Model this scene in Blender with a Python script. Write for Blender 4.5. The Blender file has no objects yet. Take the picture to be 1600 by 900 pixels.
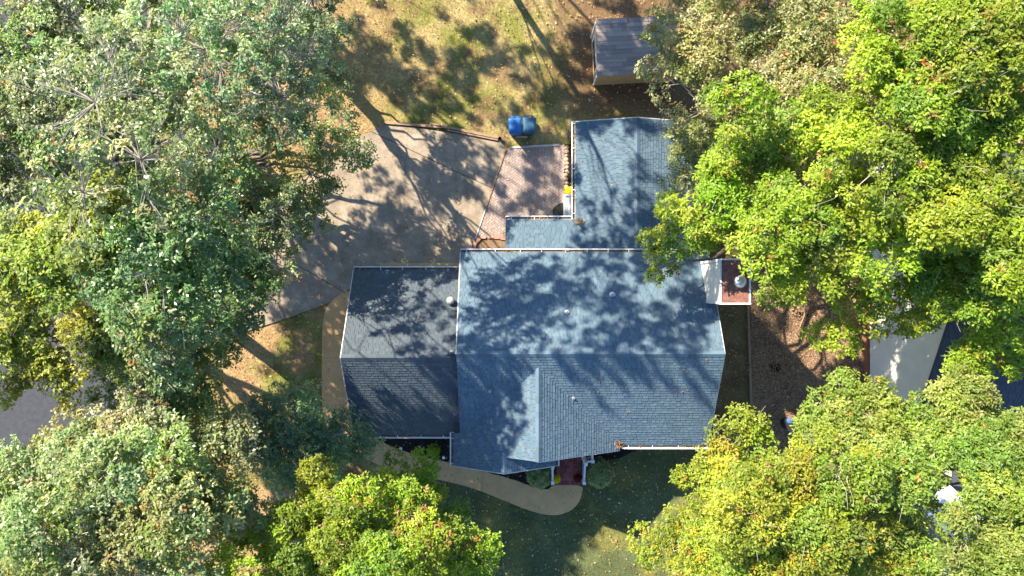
import bpy, math
import numpy as np
from mathutils import Vector

SC = bpy.context.scene
COL = SC.collection
RAD = math.radians

# ------------------------------------------------------------------ camera, sky, sun, exposure
CAM_H = 34.0
FPX = 1122.0                       # focal length in photo pixels (1600 wide)
cam_d = bpy.data.cameras.new('camera')
cam_d.sensor_width = 36.0
cam_d.lens = 36.0 * FPX / 1600.0
cam_d.clip_end = 1000
cam = bpy.data.objects.new('camera', cam_d)
cam.location = (0, 0, CAM_H)
COL.objects.link(cam)
SC.camera = cam

SUN_EL = RAD(38)
SUN_TO = Vector((-0.707 * math.cos(SUN_EL), 0.707 * math.cos(SUN_EL), math.sin(SUN_EL)))
w = bpy.data.worlds.new('World')
SC.world = w
w.use_nodes = True
nt = w.node_tree
bg = nt.nodes['Background']
sky = nt.nodes.new('ShaderNodeTexSky')
sky.sky_type = 'NISHITA'
sky.sun_disc = False
sky.sun_elevation = SUN_EL
sky.sun_rotation = math.atan2(SUN_TO.x, SUN_TO.y)
nt.links.new(sky.outputs[0], bg.inputs[0])
sky.ozone_density = 5.0
sky.dust_density = 0.4
bg.inputs[1].default_value = 0.10
sun_d = bpy.data.lights.new('sun', 'SUN')
sun_d.energy = 5.0
sun_d.angle = RAD(0.53)
sun_d.color = (1.0, 0.86, 0.66)
sun = bpy.data.objects.new('sun', sun_d)
sun.location = SUN_TO * 60
sun.rotation_euler = (-SUN_TO).to_track_quat('-Z', 'Y').to_euler()
COL.objects.link(sun)
SC.view_settings.view_transform = 'Standard'
SC.view_settings.look = 'None'
SC.view_settings.gamma = 1.0
SC.view_settings.exposure = 1.97
SC.cycles.max_bounces = 5
SC.cycles.diffuse_bounces = 3
SC.cycles.transparent_max_bounces = 4


def at(px, py, z=0.0):
    """where the photo's pixel lies at height z (metres)"""
    s = (CAM_H - z) / FPX
    return np.array([(px - 800) * s, (450 - py) * s, z])


# ------------------------------------------------------------------ noise
def _hash(ix, iy, seed):
    h = (ix.astype(np.int64) * 374761393 + iy.astype(np.int64) * 668265263 + seed * 974711) & 0x7fffffff
    h = ((h ^ (h >> 13)) * 1274126177) & 0x7fffffff
    h = h ^ (h >> 16)
    return (h & 0xffff) / 65535.0


def vnoise(x, y, scale, seed=0):
    x = np.asarray(x, float) / scale
    y = np.asarray(y, float) / scale
    ix, iy = np.floor(x), np.floor(y)
    fx, fy = x - ix, y - iy
    fx = fx * fx * (3 - 2 * fx)
    fy = fy * fy * (3 - 2 * fy)
    a, b = _hash(ix, iy, seed), _hash(ix + 1, iy, seed)
    c, d = _hash(ix, iy + 1, seed), _hash(ix + 1, iy + 1, seed)
    return (a * (1 - fx) + b * fx) * (1 - fy) + (c * (1 - fx) + d * fx) * fy


def fbm(x, y, scale, seed=0, octs=4):
    s = 0
    amp = 1
    tot = 0
    for k in range(octs):
        s = s + amp * vnoise(x, y, scale / 2 ** k, seed + k * 17)
        tot += amp
        amp *= 0.55
    return s / tot


def sstep(a, b, x):
    t = np.clip((x - a) / (b - a), 0, 1)
    return t * t * (3 - 2 * t)


# ------------------------------------------------------------------ materials
MATS = {}


def mat(name, base=(0.5, 0.5, 0.5), rough=0.8, spec=0.3, tint=False, noise=None, bump=None, metal=0.0,
        translucent=0.0, base2=None, coat=0.0, crack=False):
    """procedural material. tint: multiply by the mesh's tint attribute.
    noise=(scale, low, high): brightness mottling; base2: second colour mixed by a broader noise; bump=(scale, strength)"""
    if name in MATS:
        return MATS[name]
    m = bpy.data.materials.new(name)
    m.use_nodes = True
    t = m.node_tree
    N, L = t.nodes, t.links
    b = N['Principled BSDF']
    b.inputs['Roughness'].default_value = rough
    b.inputs['Specular IOR Level'].default_value = spec
    b.inputs['Metallic'].default_value = metal
    b.inputs['Coat Weight'].default_value = coat
    geo = N.new('ShaderNodeNewGeometry')
    rgb = N.new('ShaderNodeRGB')
    rgb.outputs[0].default_value = (*base, 1)
    out = rgb.outputs[0]
    if base2 is not None:
        n2 = N.new('ShaderNodeTexNoise')
        n2.inputs['Scale'].default_value = base2[1]
        n2.inputs['Detail'].default_value = 6
        n2.inputs['Roughness'].default_value = 0.65
        L.new(geo.outputs['Position'], n2.inputs['Vector'])
        rp = N.new('ShaderNodeValToRGB')
        rp.color_ramp.elements[0].position = 0.38
        rp.color_ramp.elements[1].position = 0.66
        L.new(n2.outputs['Fac'], rp.inputs['Fac'])
        mx = N.new('ShaderNodeMix')
        mx.data_type = 'RGBA'
        L.new(rp.outputs['Color'], mx.inputs['Factor'])
        L.new(out, mx.inputs['A'])
        mx.inputs['B'].default_value = (*base2[0], 1)
        out = mx.outputs['Result']
    if tint:
        at_ = N.new('ShaderNodeAttribute')
        at_.attribute_name = 'tint'
        mx = N.new('ShaderNodeMix')
        mx.data_type = 'RGBA'
        mx.blend_type = 'MULTIPLY'
        mx.inputs['Factor'].default_value = 1
        L.new(out, mx.inputs['A'])
        L.new(at_.outputs['Color'], mx.inputs['B'])
        out = mx.outputs['Result']
    if noise:
        n1 = N.new('ShaderNodeTexNoise')
        n1.inputs['Scale'].default_value = noise[0]
        n1.inputs['Detail'].default_value = 8
        n1.inputs['Roughness'].default_value = 0.7
        L.new(geo.outputs['Position'], n1.inputs['Vector'])
        mr = N.new('ShaderNodeMapRange')
        mr.inputs['From Min'].default_value = 0.3
        mr.inputs['From Max'].default_value = 0.7
        mr.inputs['To Min'].default_value = noise[1]
        mr.inputs['To Max'].default_value = noise[2]
        L.new(n1.outputs['Fac'], mr.inputs['Value'])
        vm = N.new('ShaderNodeVectorMath')
        vm.operation = 'SCALE'
        L.new(out, vm.inputs[0])
        L.new(mr.outputs[0], vm.inputs['Scale'])
        out = vm.outputs[0]
    if crack:      # hairline cracks and dark stains of old paving
        wn_ = N.new('ShaderNodeTexNoise')
        wn_.inputs['Scale'].default_value = 1.3
        wn_.inputs['Detail'].default_value = 5
        L.new(geo.outputs['Position'], wn_.inputs['Vector'])
        wa = N.new('ShaderNodeVectorMath')
        wa.operation = 'MULTIPLY_ADD'
        L.new(wn_.outputs['Color'], wa.inputs[0])
        wa.inputs[1].default_value = (1.1, 1.1, 0)
        L.new(geo.outputs['Position'], wa.inputs[2])
        vo = N.new('ShaderNodeTexVoronoi')
        vo.feature = 'DISTANCE_TO_EDGE'
        vo.inputs['Scale'].default_value = 0.33
        L.new(wa.outputs[0], vo.inputs['Vector'])
        cr = N.new('ShaderNodeMapRange')
        cr.inputs['From Min'].default_value = 0.001
        cr.inputs['From Max'].default_value = 0.005
        cr.inputs['To Min'].default_value = 0.55
        cr.inputs['To Max'].default_value = 1.0
        L.new(vo.outputs['Distance'], cr.inputs['Value'])
        sp = N.new('ShaderNodeTexNoise')
        sp.inputs['Scale'].default_value = 26
        sp.inputs['Detail'].default_value = 6
        L.new(geo.outputs['Position'], sp.inputs['Vector'])
        sr = N.new('ShaderNodeMapRange')
        sr.inputs['From Min'].default_value = 0.33
        sr.inputs['From Max'].default_value = 0.48
        sr.inputs['To Min'].default_value = 0.72
        sr.inputs['To Max'].default_value = 1.0
        L.new(sp.outputs['Fac'], sr.inputs['Value'])
        mu = N.new('ShaderNodeMath')
        mu.operation = 'MULTIPLY'
        L.new(cr.outputs[0], mu.inputs[0])
        L.new(sr.outputs[0], mu.inputs[1])
        vm = N.new('ShaderNodeVectorMath')
        vm.operation = 'SCALE'
        L.new(out, vm.inputs[0])
        L.new(mu.outputs[0], vm.inputs['Scale'])
        out = vm.outputs[0]
    L.new(out, b.inputs['Base Color'])
    if bump:
        nb = N.new('ShaderNodeTexNoise')
        nb.inputs['Scale'].default_value = bump[0]
        nb.inputs['Detail'].default_value = 5
        L.new(geo.outputs['Position'], nb.inputs['Vector'])
        bp = N.new('ShaderNodeBump')
        bp.inputs['Strength'].default_value = bump[1]
        bp.inputs['Distance'].default_value = 0.02
        L.new(nb.outputs['Fac'], bp.inputs['Height'])
        L.new(bp.outputs['Normal'], b.inputs['Normal'])
    if translucent:
        tr = N.new('ShaderNodeBsdfTranslucent')
        g = N.new('ShaderNodeVectorMath')
        g.operation = 'MULTIPLY'
        L.new(out, g.inputs[0])
        g.inputs[1].default_value = (1.5, 1.5, 0.8)
        L.new(g.outputs[0], tr.inputs['Color'])
        ms = N.new('ShaderNodeMixShader')
        ms.inputs[0].default_value = translucent
        L.new(b.outputs[0], ms.inputs[1])
        L.new(tr.outputs[0], ms.inputs[2])
        L.new(ms.outputs[0], N['Material Output'].inputs['Surface'])
    MATS[name] = m
    return m


M_GROUND = mat('lawn_soil', (1, 1, 1), 0.95, 0.1, tint=True, noise=(9, 0.6, 1.4), bump=(30, 0.6))
M_BLADE = mat('grass_blade', (1, 1, 1), 0.8, 0.2, tint=True, translucent=0.25)
M_LITTER = mat('dry_leaf', (1, 1, 1), 0.8, 0.2, tint=True, translucent=0.15)
M_CHIP = mat('wood_chip', (1, 1, 1), 0.9, 0.15, tint=True)
M_CONC = mat('old_concrete', (0.265, 0.226, 0.18), 0.85, 0.25, noise=(2.2, 0.7, 1.22), bump=(60, 0.2), crack=True,
             base2=((0.185, 0.152, 0.115), 0.8))
M_JOINT = mat('joint_dirt', (0.045, 0.038, 0.03), 0.95, 0.1, noise=(14, 0.5, 1.5))
M_AGG = mat('tan_aggregate', (0.47, 0.30, 0.145), 0.85, 0.25, noise=(45, 0.6, 1.35), bump=(70, 0.4),
            base2=((0.37, 0.235, 0.115), 1.1))
M_ASPH = mat('street_asphalt', (0.034, 0.038, 0.046), 0.85, 0.3, noise=(5, 0.75, 1.3), bump=(90, 0.3))
M_PAVER = mat('paver', (0.255, 0.215, 0.20), 0.85, 0.25, tint=True, noise=(18, 0.75, 1.2))
M_BRICK = mat('porch_brick', (0.17, 0.055, 0.05), 0.8, 0.25, tint=True, noise=(20, 0.75, 1.2))
M_REDBLOCK = mat('red_edging_block', (0.32, 0.18, 0.135), 0.85, 0.2, tint=True, noise=(15, 0.8, 1.2))
M_STONE = mat('cobble', (0.34, 0.24, 0.17), 0.85, 0.2, tint=True, noise=(12, 0.7, 1.25))
M_MULCH = mat('black_mulch', (0.018, 0.015, 0.014), 0.95, 0.1, noise=(25, 0.4, 1.8), bump=(30, 0.8))
M_CHIPBED = mat('woodchip_bed', (0.20, 0.135, 0.09), 0.95, 0.1, noise=(12, 0.5, 1.5), bump=(30, 0.8),
                base2=((0.115, 0.075, 0.05), 0.9))
M_SHINGLE = mat('blue_grey_shingle', (0.070, 0.116, 0.160), 0.8, 0.35, tint=True, noise=(55, 0.7, 1.3))
M_SHINGLE_G = mat('charcoal_shingle', (0.048, 0.068, 0.088), 0.8, 0.35, tint=True, noise=(55, 0.7, 1.3))
M_DECK = mat('roof_underlay', (0.05, 0.06, 0.07), 0.9, 0.2)
M_WHITE = mat('white_trim', (0.60, 0.62, 0.64), 0.5, 0.4, noise=(6, 0.85, 1.05))
M_GUTTER_IN = mat('gutter_inside', (0.10, 0.085, 0.07), 0.8, 0.3, noise=(9, 0.5, 1.3))
M_SIDING = mat('grey_siding', (0.42, 0.44, 0.45), 0.7, 0.3, noise=(3, 0.9, 1.08))
M_CREAM = mat('cream_siding', (0.62, 0.60, 0.53), 0.7, 0.3, noise=(2, 0.92, 1.06))
M_TAN = mat('tan_board', (0.42, 0.29, 0.15), 0.75, 0.3, noise=(5, 0.8, 1.15))
M_GLASS = mat('window_glass', (0.02, 0.03, 0.04), 0.08, 0.6)
M_DOOR = mat('door_paint', (0.12, 0.05, 0.04), 0.5, 0.4)
M_RUST = mat('rusty_metal', (0.13, 0.055, 0.045), 0.75, 0.4, noise=(7, 0.6, 1.4), base2=((0.21, 0.10, 0.075), 2.5))
M_METAL = mat('galvanised_metal', (0.55, 0.56, 0.56), 0.4, 0.5, metal=0.6, noise=(8, 0.8, 1.1))
M_BINLIGHT = mat('bright_blue_plastic', (0.008, 0.105, 0.33), 0.55, 0.4, noise=(7, 0.75, 1.15))
M_BINSHADE = mat('shaded_blue_plastic', (0.010, 0.065, 0.135), 0.6, 0.4, noise=(7, 0.75, 1.15))  # bin blue darkened: the shade on the right-hand bin is in the colour
M_BLACK = mat('black_rubber', (0.015, 0.015, 0.016), 0.8, 0.3, noise=(20, 0.7, 1.3))
M_TIMBER = mat('weathered_timber', (0.24, 0.165, 0.11), 0.9, 0.2, noise=(10, 0.65, 1.3))
M_GREYWOOD = mat('grey_board', (0.36, 0.35, 0.33), 0.85, 0.2, noise=(10, 0.75, 1.2))
M_BARK = mat('oak_bark', (0.125, 0.105, 0.085), 0.9, 0.2, noise=(9, 0.55, 1.45), bump=(25, 0.8))
M_TWIG = mat('pale_twig', (0.30, 0.27, 0.23), 0.85, 0.25, noise=(6, 0.7, 1.2))
M_LEAF_G = mat('glossy_leaf', (1, 1, 1), 0.40, 0.6, tint=True, translucent=0.48)
M_LEAF = mat('matte_leaf', (1, 1, 1), 0.5, 0.4, tint=True, translucent=0.48)
M_YELLOW = mat('yellow_bloom', (0.72, 0.64, 0.0), 0.7, 0.2, tint=True, translucent=0.2)
M_RED = mat('red_bloom', (0.16, 0.018, 0.012), 0.7, 0.2, tint=True, translucent=0.2)
M_POT = mat('clay_pot', (0.2, 0.09, 0.05), 0.85, 0.2)
M_SHEDROOF = mat('grey_brown_shingle', (0.25, 0.215, 0.20), 0.9, 0.2, tint=True, noise=(30, 0.75, 1.2))
M_CARWHITE = mat('white_car_paint', (0.78, 0.78, 0.78), 0.3, 0.5, coat=0.6)
M_NROOF = mat('navy_shingle', (0.045, 0.055, 0.075), 0.85, 0.3, tint=True, noise=(40, 0.7, 1.3))
M_NBRICK = mat('neighbour_brick', (0.25, 0.10, 0.06), 0.85, 0.2, noise=(12, 0.7, 1.25))


# ------------------------------------------------------------------ mesh helpers
class MB:
    def __init__(self):
        self.v, self.f, self.t = [], [], []
        self.n = 0

    def add(self, verts, faces, tint=(1, 1, 1)):
        verts = np.asarray(verts, float).reshape(-1, 3)
        k = self.n
        self.v.append(verts)
        self.f.extend([tuple(i + k for i in f) for f in faces])
        self.t.append(np.tile(np.asarray(tint, float), (len(verts), 1)))
        self.n += len(verts)

    def box(self, c, s, rz=0.0, tint=(1, 1, 1), taper=1.0):
        x, y, z = np.asarray(s, float) / 2
        p = np.array([(-x, -y, -z), (x, -y, -z), (x, y, -z), (-x, y, -z), (-x * taper, -y * taper, z),
                      (x * taper, -y * taper, z), (x * taper, y * taper, z), (-x * taper, y * taper, z)])
        ca, sa = math.cos(rz), math.sin(rz)
        p = np.stack([p[:, 0] * ca - p[:, 1] * sa, p[:, 0] * sa + p[:, 1] * ca, p[:, 2]], 1) + np.asarray(c, float)
        self.add(p, [(0, 3, 2, 1), (4, 5, 6, 7), (0, 1, 5, 4), (1, 2, 6, 5), (2, 3, 7, 6), (3, 0, 4, 7)], tint)

    def prism(self, poly, z0, z1, tint=(1, 1, 1), inset=0.0):
        """vertical prism over a plan polygon (counter-clockwise)"""
        poly = np.asarray(poly, float)[:, :2]
        n = len(poly)
        top = poly
        if inset:
            c = poly.mean(0)
            d = poly - c
            top = c + d * (1 - inset / np.maximum(np.linalg.norm(d, axis=1, keepdims=True), 1e-6))
        v = np.vstack([np.c_[poly, np.full(n, z0)], np.c_[top, np.full(n, z1)]])
        fs = [tuple(range(n, 2 * n)), tuple(reversed(range(n)))]
        fs += [(i, (i + 1) % n, n + (i + 1) % n, n + i) for i in range(n)]
        self.add(v, fs, tint)

    def tube(self, pts, rad, sides=6, tint=(1, 1, 1), cap=True):
        pts = np.asarray(pts, float)
        n = len(pts)
        rad = np.broadcast_to(np.asarray(rad, float), (n,))
        d = np.gradient(pts, axis=0)
        d /= np.maximum(np.linalg.norm(d, axis=1, keepdims=True), 1e-9)
        ref = np.array([0, 0, 1.0]) if abs(d[:, 2]).mean() < 0.8 else np.array([1.0, 0, 0])
        a = np.cross(d, ref)
        a /= np.maximum(np.linalg.norm(a, axis=1, keepdims=True), 1e-9)
        b = np.cross(d, a)
        th = np.arange(sides) * 2 * math.pi / sides
        v = pts[:, None] + rad[:, None, None] * (a[:, None] * np.cos(th)[None, :, None] + b[:, None] * np.sin(th)[None, :, None])
        fs = []
        for i in range(n - 1):
            for j in range(sides):
                k = (j + 1) % sides
                fs.append((i * sides + j, i * sides + k, (i + 1) * sides + k, (i + 1) * sides + j))
        if cap:
            fs.append(tuple(range(sides)))
            fs.append(tuple(reversed(range((n - 1) * sides, n * sides))))
        self.add(v.reshape(-1, 3), fs, tint)

    def lathe(self, c, prof, sides=20, tint=(1, 1, 1)):
        """profile [(r, z)...] turned about the vertical through c"""
        th = np.arange(sides) * 2 * math.pi / sides
        v = []
        for r, z in prof:
            v.append(np.stack([c[0] + r * np.cos(th), c[1] + r * np.sin(th), np.full(sides, c[2] + z)], 1))
        fs = []
        for i in range(len(prof) - 1):
            for j in range(sides):
                k = (j + 1) % sides
                fs.append((i * sides + j, i * sides + k, (i + 1) * sides + k, (i + 1) * sides + j))
        fs.append(tuple(reversed(range(sides))))
        fs.append(tuple(range((len(prof) - 1) * sides, len(prof) * sides)))
        self.add(np.vstack(v), fs, tint)

    def mesh(self, name, m, off=(0, 0, 0), smooth=False):
        v = np.vstack(self.v) - np.asarray(off, float)
        me = bpy.data.meshes.new(name)
        me.from_pydata(v.tolist(), [], self.f)
        set_tint(me, np.vstack(self.t))
        me.materials.append(m)
        if smooth:
            me.polygons.foreach_set('use_smooth', np.ones(len(me.polygons), bool))
        me.update()
        return me


def set_tint(me, t):
    a = me.attributes.new('tint', 'FLOAT_COLOR', 'POINT')
    c = np.ones((len(t), 4), np.float32)
    c[:, :3] = t
    a.data.foreach_set('color', c.ravel())


def np_mesh(name, v, k, tint, m):
    """faces of k consecutive vertices each, fast"""
    n = len(v)
    nf = n // k
    me = bpy.data.meshes.new(name)
    me.vertices.add(n)
    me.vertices.foreach_set('co', np.asarray(v, np.float32).ravel())
    me.loops.add(n)
    me.loops.foreach_set('vertex_index', np.arange(n, dtype=np.int32))
    me.polygons.add(nf)
    me.polygons.foreach_set('loop_start', np.arange(0, n, k, dtype=np.int32))
    set_tint(me, tint)
    me.materials.append(m)
    me.update(calc_edges=True)
    return me


def wloc(o):
    p = np.zeros(3)
    while o is not None:
        p += np.array(o.location)
        o = o.parent
    return p


def link(name, me, parent=None, loc=(0, 0, 0)):
    o = bpy.data.objects.new(name, me)
    COL.objects.link(o)
    o.parent = parent
    o.location = loc
    return o


def tag(o, label=None, cat=None, group=None, kind=None):
    if label:
        o['label'] = label
    if cat:
        o['category'] = cat
    if group:
        o['group'] = group
    if kind:
        o['kind'] = kind
    return o


def thing(name, loc, label, cat, group=None):
    o = bpy.data.objects.new(name, None)
    COL.objects.link(o)
    o.location = [float(q) for q in loc]
    o.empty_display_size = 0.3
    return tag(o, label, cat, group)


def part(name, mb, m, parent=None, smooth=False):
    off = wloc(parent) if parent is not None else np.zeros(3)
    return link(name, mb.mesh(name, m, off, smooth), parent)


def clip(poly, cv):
    """Sutherland-Hodgman: plan polygon clipped by a convex counter-clockwise polygon"""
    out = [tuple(p) for p in poly]
    n = len(cv)
    for i in range(n):
        ax, ay = cv[i][0], cv[i][1]
        bx, by = cv[(i + 1) % n][0], cv[(i + 1) % n][1]
        ex, ey = bx - ax, by - ay
        inp, out = out, []
        for j in range(len(inp)):
            p, q = inp[j - 1], inp[j]
            dp = ex * (p[1] - ay) - ey * (p[0] - ax)
            dq = ex * (q[1] - ay) - ey * (q[0] - ax)
            if dq >= 0:
                if dp < 0:
                    t = dp / (dp - dq)
                    out.append((p[0] + t * (q[0] - p[0]), p[1] + t * (q[1] - p[1])))
                out.append(q)
            elif dp >= 0:
                t = dp / (dp - dq)
                out.append((p[0] + t * (q[0] - p[0]), p[1] + t * (q[1] - p[1])))
        if len(out) < 3:
            return []
    return out


def area(p):
    p = np.asarray(p)[:, :2]
    x, y = p[:, 0], p[:, 1]
    return 0.5 * float(np.dot(x, np.roll(y, -1)) - np.dot(y, np.roll(x, -1)))


def ccw(p):
    p = [tuple(q[:2]) for q in p]
    return p if area(p) > 0 else p[::-1]


def inside(poly, x, y):
    poly = np.asarray(poly)[:, :2]
    r = np.zeros(np.shape(x), bool)
    n = len(poly)
    for i in range(n):
        x0, y0 = poly[i]
        x1, y1 = poly[(i + 1) % n]
        c = ((y0 > y) != (y1 > y)) & (x < (x1 - x0) * (y - y0) / ((y1 - y0) if y1 != y0 else 1e-9) + x0)
        r ^= c
    return r


def gpoly(pts):
    return ccw([tuple(at(a, b)[:2]) for a, b in pts])


def smooth_poly(pts, n=2):
    p = np.asarray(pts, float)
    for _ in range(n):
        q = np.roll(p, -1, axis=0)
        p = np.stack([p * 0.75 + q * 0.25, p * 0.25 + q * 0.75], 1).reshape(-1, 2)
    return p


# ------------------------------------------------------------------ plan outlines (ground level)
DRIVE = gpoly([(603, 193), (782, 219), (790, 233), (744, 372), (738, 384), (736, 400), (735, 470), (560, 470), (546, 452), (512, 474),
               (440, 500), (372, 522), (300, 556), (236, 600), (236, 440), (330, 380), (420, 320), (500, 260), (560, 215)])
WALK_OUT = [(548, 450), (512, 473), (504, 500), (503, 560), (503, 640), (512, 672), (545, 703), (600, 731), (660, 745), (700, 752),
            (745, 764), (790, 783), (830, 799), (862, 806), (888, 801), (904, 787), (910, 770), (911, 757)]
WALK_IN = [(862, 757), (858, 765), (840, 763), (800, 748), (755, 736), (706, 723), (650, 711), (610, 697), (585, 683), (575, 672),
           (560, 640), (556, 600), (556, 470)]
WALK = gpoly([tuple(q) for q in smooth_poly(WALK_OUT + WALK_IN, 2)])
PATIO = gpoly([(793, 232), (838, 229), (882, 226), (882, 420), (742, 420), (742, 380)])
FRONTBED = gpoly([(575, 640), (585, 684), (610, 698), (650, 712), (706, 724), (755, 737), (800, 749), (840, 764), (860, 765), (863, 700), (863, 640)])
FRONTBED2 = gpoly([(911, 690), (913, 735), (925, 722), (968, 716), (1000, 700), (1000, 650), (911, 650)])
SIDEBED = gpoly([(882, 226), (905, 224), (905, 345), (882, 345)])
CHIPS = gpoly([(1166, 300), (1172, 476), (1173, 570), (1176, 680), (1200, 740), (1290, 720), (1352, 640), (1352, 300)])
RING = [(738, 392), (745, 380), (752, 373), (768, 370), (792, 371), (792, 420), (738, 420)]
STREET_X = (-27.5, -17.2)
HOUSE_FOOT = [(-6.6, 0.5), (-1.9, 0.5), (-1.9, 1.2), (0, 1.2), (0, 2.75), (3.05, 2.75), (3.05, 7.05), (7.7, 7.05), (7.7, 1.2), (8.07, 1.2),
              (8.07, -6.4), (4.3, -6.4), (1.6, -7.3), (-2.2, -7.3), (-2.2, -6.05), (-6.6, -6.05)]
rng = np.random.default_rng(7)


def zone(x, y):
    """base colour of the ground: straw, green grass, bare soil"""
    x = np.asarray(x, float)
    y = np.asarray(y, float)
    n1 = fbm(x, y, 2.6, 3)
    n2 = fbm(x, y, 0.8, 31)
    n3 = fbm(x + 40, y, 1.5, 77)
    straw = np.array([0.275, 0.22, 0.105])
    orange = np.array([0.275, 0.185, 0.10])
    green = np.array([0.135, 0.145, 0.035])
    dkgreen = np.array([0.062, 0.076, 0.034])
    soil = np.array([0.115, 0.072, 0.042])
    g = sstep(0.36, 0.64, 0.45 * n1 + 0.55 * n2)
    c = straw * (1 - g)[..., None] + green * g[..., None]
    br = sstep(0.50, 0.70, fbm(x + 90, y, 0.55, 57))[..., None] * 0.75
    c = c * (1 - br) + soil * 1.1 * br
    # front lawn is greener and denser
    f = sstep(-6.2, -8.2, y) * sstep(-6, -4, x)
    gl = dkgreen * (0.75 + 0.9 * n2)[..., None] + np.array([0.05, 0.035, 0.0]) * sstep(0.52, 0.7, n3)[..., None]
    c = c * (1 - f)[..., None] + gl * f[..., None]
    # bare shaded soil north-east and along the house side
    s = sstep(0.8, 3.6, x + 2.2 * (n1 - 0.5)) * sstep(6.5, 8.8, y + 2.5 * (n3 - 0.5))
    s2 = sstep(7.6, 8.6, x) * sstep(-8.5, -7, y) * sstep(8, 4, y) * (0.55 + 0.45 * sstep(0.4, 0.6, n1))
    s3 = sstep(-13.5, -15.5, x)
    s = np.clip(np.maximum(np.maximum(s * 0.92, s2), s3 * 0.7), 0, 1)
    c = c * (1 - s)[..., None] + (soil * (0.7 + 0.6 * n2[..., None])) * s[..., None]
    # dry orange straw between drive and walk
    o = sstep(-8.2, -9.4, x) * sstep(-0.2, -1.2, y) * sstep(-16, -14, x) * sstep(0.62, 0.42, n3)
    o2 = sstep(-4.5, -7.5, x) * sstep(5, 7, y)
    o = np.clip(np.maximum(o, 0.7 * o2), 0, 1) * 0.85
    c = c * (1 - o)[..., None] + orange * o[..., None]
    return c


# ================================================================== SETTING
def structure(name, mb, m, parent=None):
    o = part(name, mb, m, parent)
    if parent is None:
        o['kind'] = 'structure'
    return o


def build_ground():
    xs = np.unique(np.r_[np.linspace(-220, -30, 14), np.arange(-30, 30.01, 0.25), np.linspace(30, 220, 14)])
    ys = np.unique(np.r_[np.linspace(-220, -18, 14), np.arange(-18, 18.01, 0.25), np.linspace(18, 220, 14)])
    X, Y = np.meshgrid(xs, ys)
    Z = -0.035 + 0.03 * (fbm(X, Y, 1.5, 9) - 0.5)
    v = np.stack([X, Y, Z], -1).reshape(-1, 3)
    nx, ny = len(xs), len(ys)
    i, j = np.meshgrid(np.arange(nx - 1), np.arange(ny - 1))
    a = (j * nx + i).ravel()
    q = np.stack([a, a + 1, a + nx + 1, a + nx], 1)
    me = bpy.data.meshes.new('ground')
    me.from_pydata(v.tolist(), [], q.tolist())
    set_tint(me, zone(v[:, 0], v[:, 1]))
    me.materials.append(M_GROUND)
    me.polygons.foreach_set('use_smooth', np.ones(len(me.polygons), bool))
    o = link('ground', me)
    o['kind'] = 'structure'


build_ground()

# street with kerbs on the far left
b = MB()
b.prism(ccw([(STREET_X[0], -120), (STREET_X[1], -120), (STREET_X[1], 120), (STREET_X[0], 120)]), -0.06, 0.0)
structure('street', b, M_ASPH)
for k, (x0, x1) in enumerate(((STREET_X[1], STREET_X[1] + 0.16), (STREET_X[0] - 0.16, STREET_X[0]))):
    for (y0, y1) in (((-60, -5.2), (0.6, 60)) if k == 0 else ((-60, 60),)):
        b = MB()
        b.box(((x0 + x1) / 2, (y0 + y1) / 2, 0.03), (x1 - x0, y1 - y0, 0.2))
        structure('kerb', b, M_CONC)


def slabs(name, outline, cuts, z0, z1, m, base_m, gap=0.016):
    """a paved surface: dark joint bed with separate slabs cut by lines (point, direction)"""
    o = bpy.data.objects.new(name, None)
    b = MB()
    b.prism(outline, z0 - 0.05, z0)
    base = part(name, b, base_m)
    base['kind'] = 'structure'
    # split (works on non-convex outline by clipping the cells of the line arrangement)
    cells = [[(-60, -60), (60, -60), (60, 60), (-60, 60)]]
    for (p, d) in cuts:
        nrm = np.array([-d[1], d[0]], float)
        nrm /= np.linalg.norm(nrm)
        nw = []
        for c in cells:
            for s in (1, -1):
                n_ = nrm * s
                a = np.asarray(p, float) + n_ * gap / 2
                t = np.array([n_[1], -n_[0]])
                hp = [tuple(a - t * 200), tuple(a - t * 200 + n_ * 400), tuple(a + t * 200 + n_ * 400), tuple(a + t * 200)]
                r = clip(c, ccw(hp))
                if len(r) >= 3:
                    nw.append(r)
        cells = nw
    for c in cells:
        pc = clip(outline, ccw(c))
        if len(pc) >= 3 and abs(area(pc)) > 0.02:
            b = MB()
            b.prism(ccw(pc), z0 - 0.02, z1)
            part('slab', b, m, base)
    return base


def g2(px, py):
    return at(px, py)[:2]


def cut(p, q):
    a, c = g2(*p), g2(*q)
    return (a, c - a)


slabs('driveway', DRIVE, [cut((440, 400), (530, 452)), cut((330, 470), (420, 520)), cut((760, 290), (600, 215))], 0.0, 0.03, M_CONC, M_JOINT, gap=0.03)
slabs('walkway', WALK, [cut((480, 560), (560, 558)), cut((480, 640), (560, 628)), cut((677, 700), (681, 760)), cut((758, 720), (750, 790))],
      0.005, 0.034, M_AGG, M_JOINT, gap=0.012)

# planting beds
for nm, poly, m, z in (('front_mulch_bed', FRONTBED, M_MULCH, 0.016), ('porch_mulch_bed', FRONTBED2, M_MULCH, 0.016), ('side_mulch_bed', SIDEBED, M_MULCH, 0.016),
                       ('woodchip_bed', CHIPS, M_CHIPBED, 0.016)):
    b = MB()
    b.prism(poly, -0.05, z)
    structure(nm, b, m)
b = MB()
b.prism(gpoly(RING), -0.03, 0.10)
structure('ring_mulch_bed', b, M_CHIPBED)
b = MB()
b.prism(gpoly([(1330, 690), (1700, 690), (1700, 930), (1390, 930)]), -0.04, 0.012)
structure('neighbour_drive', b, M_CONC)


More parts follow.
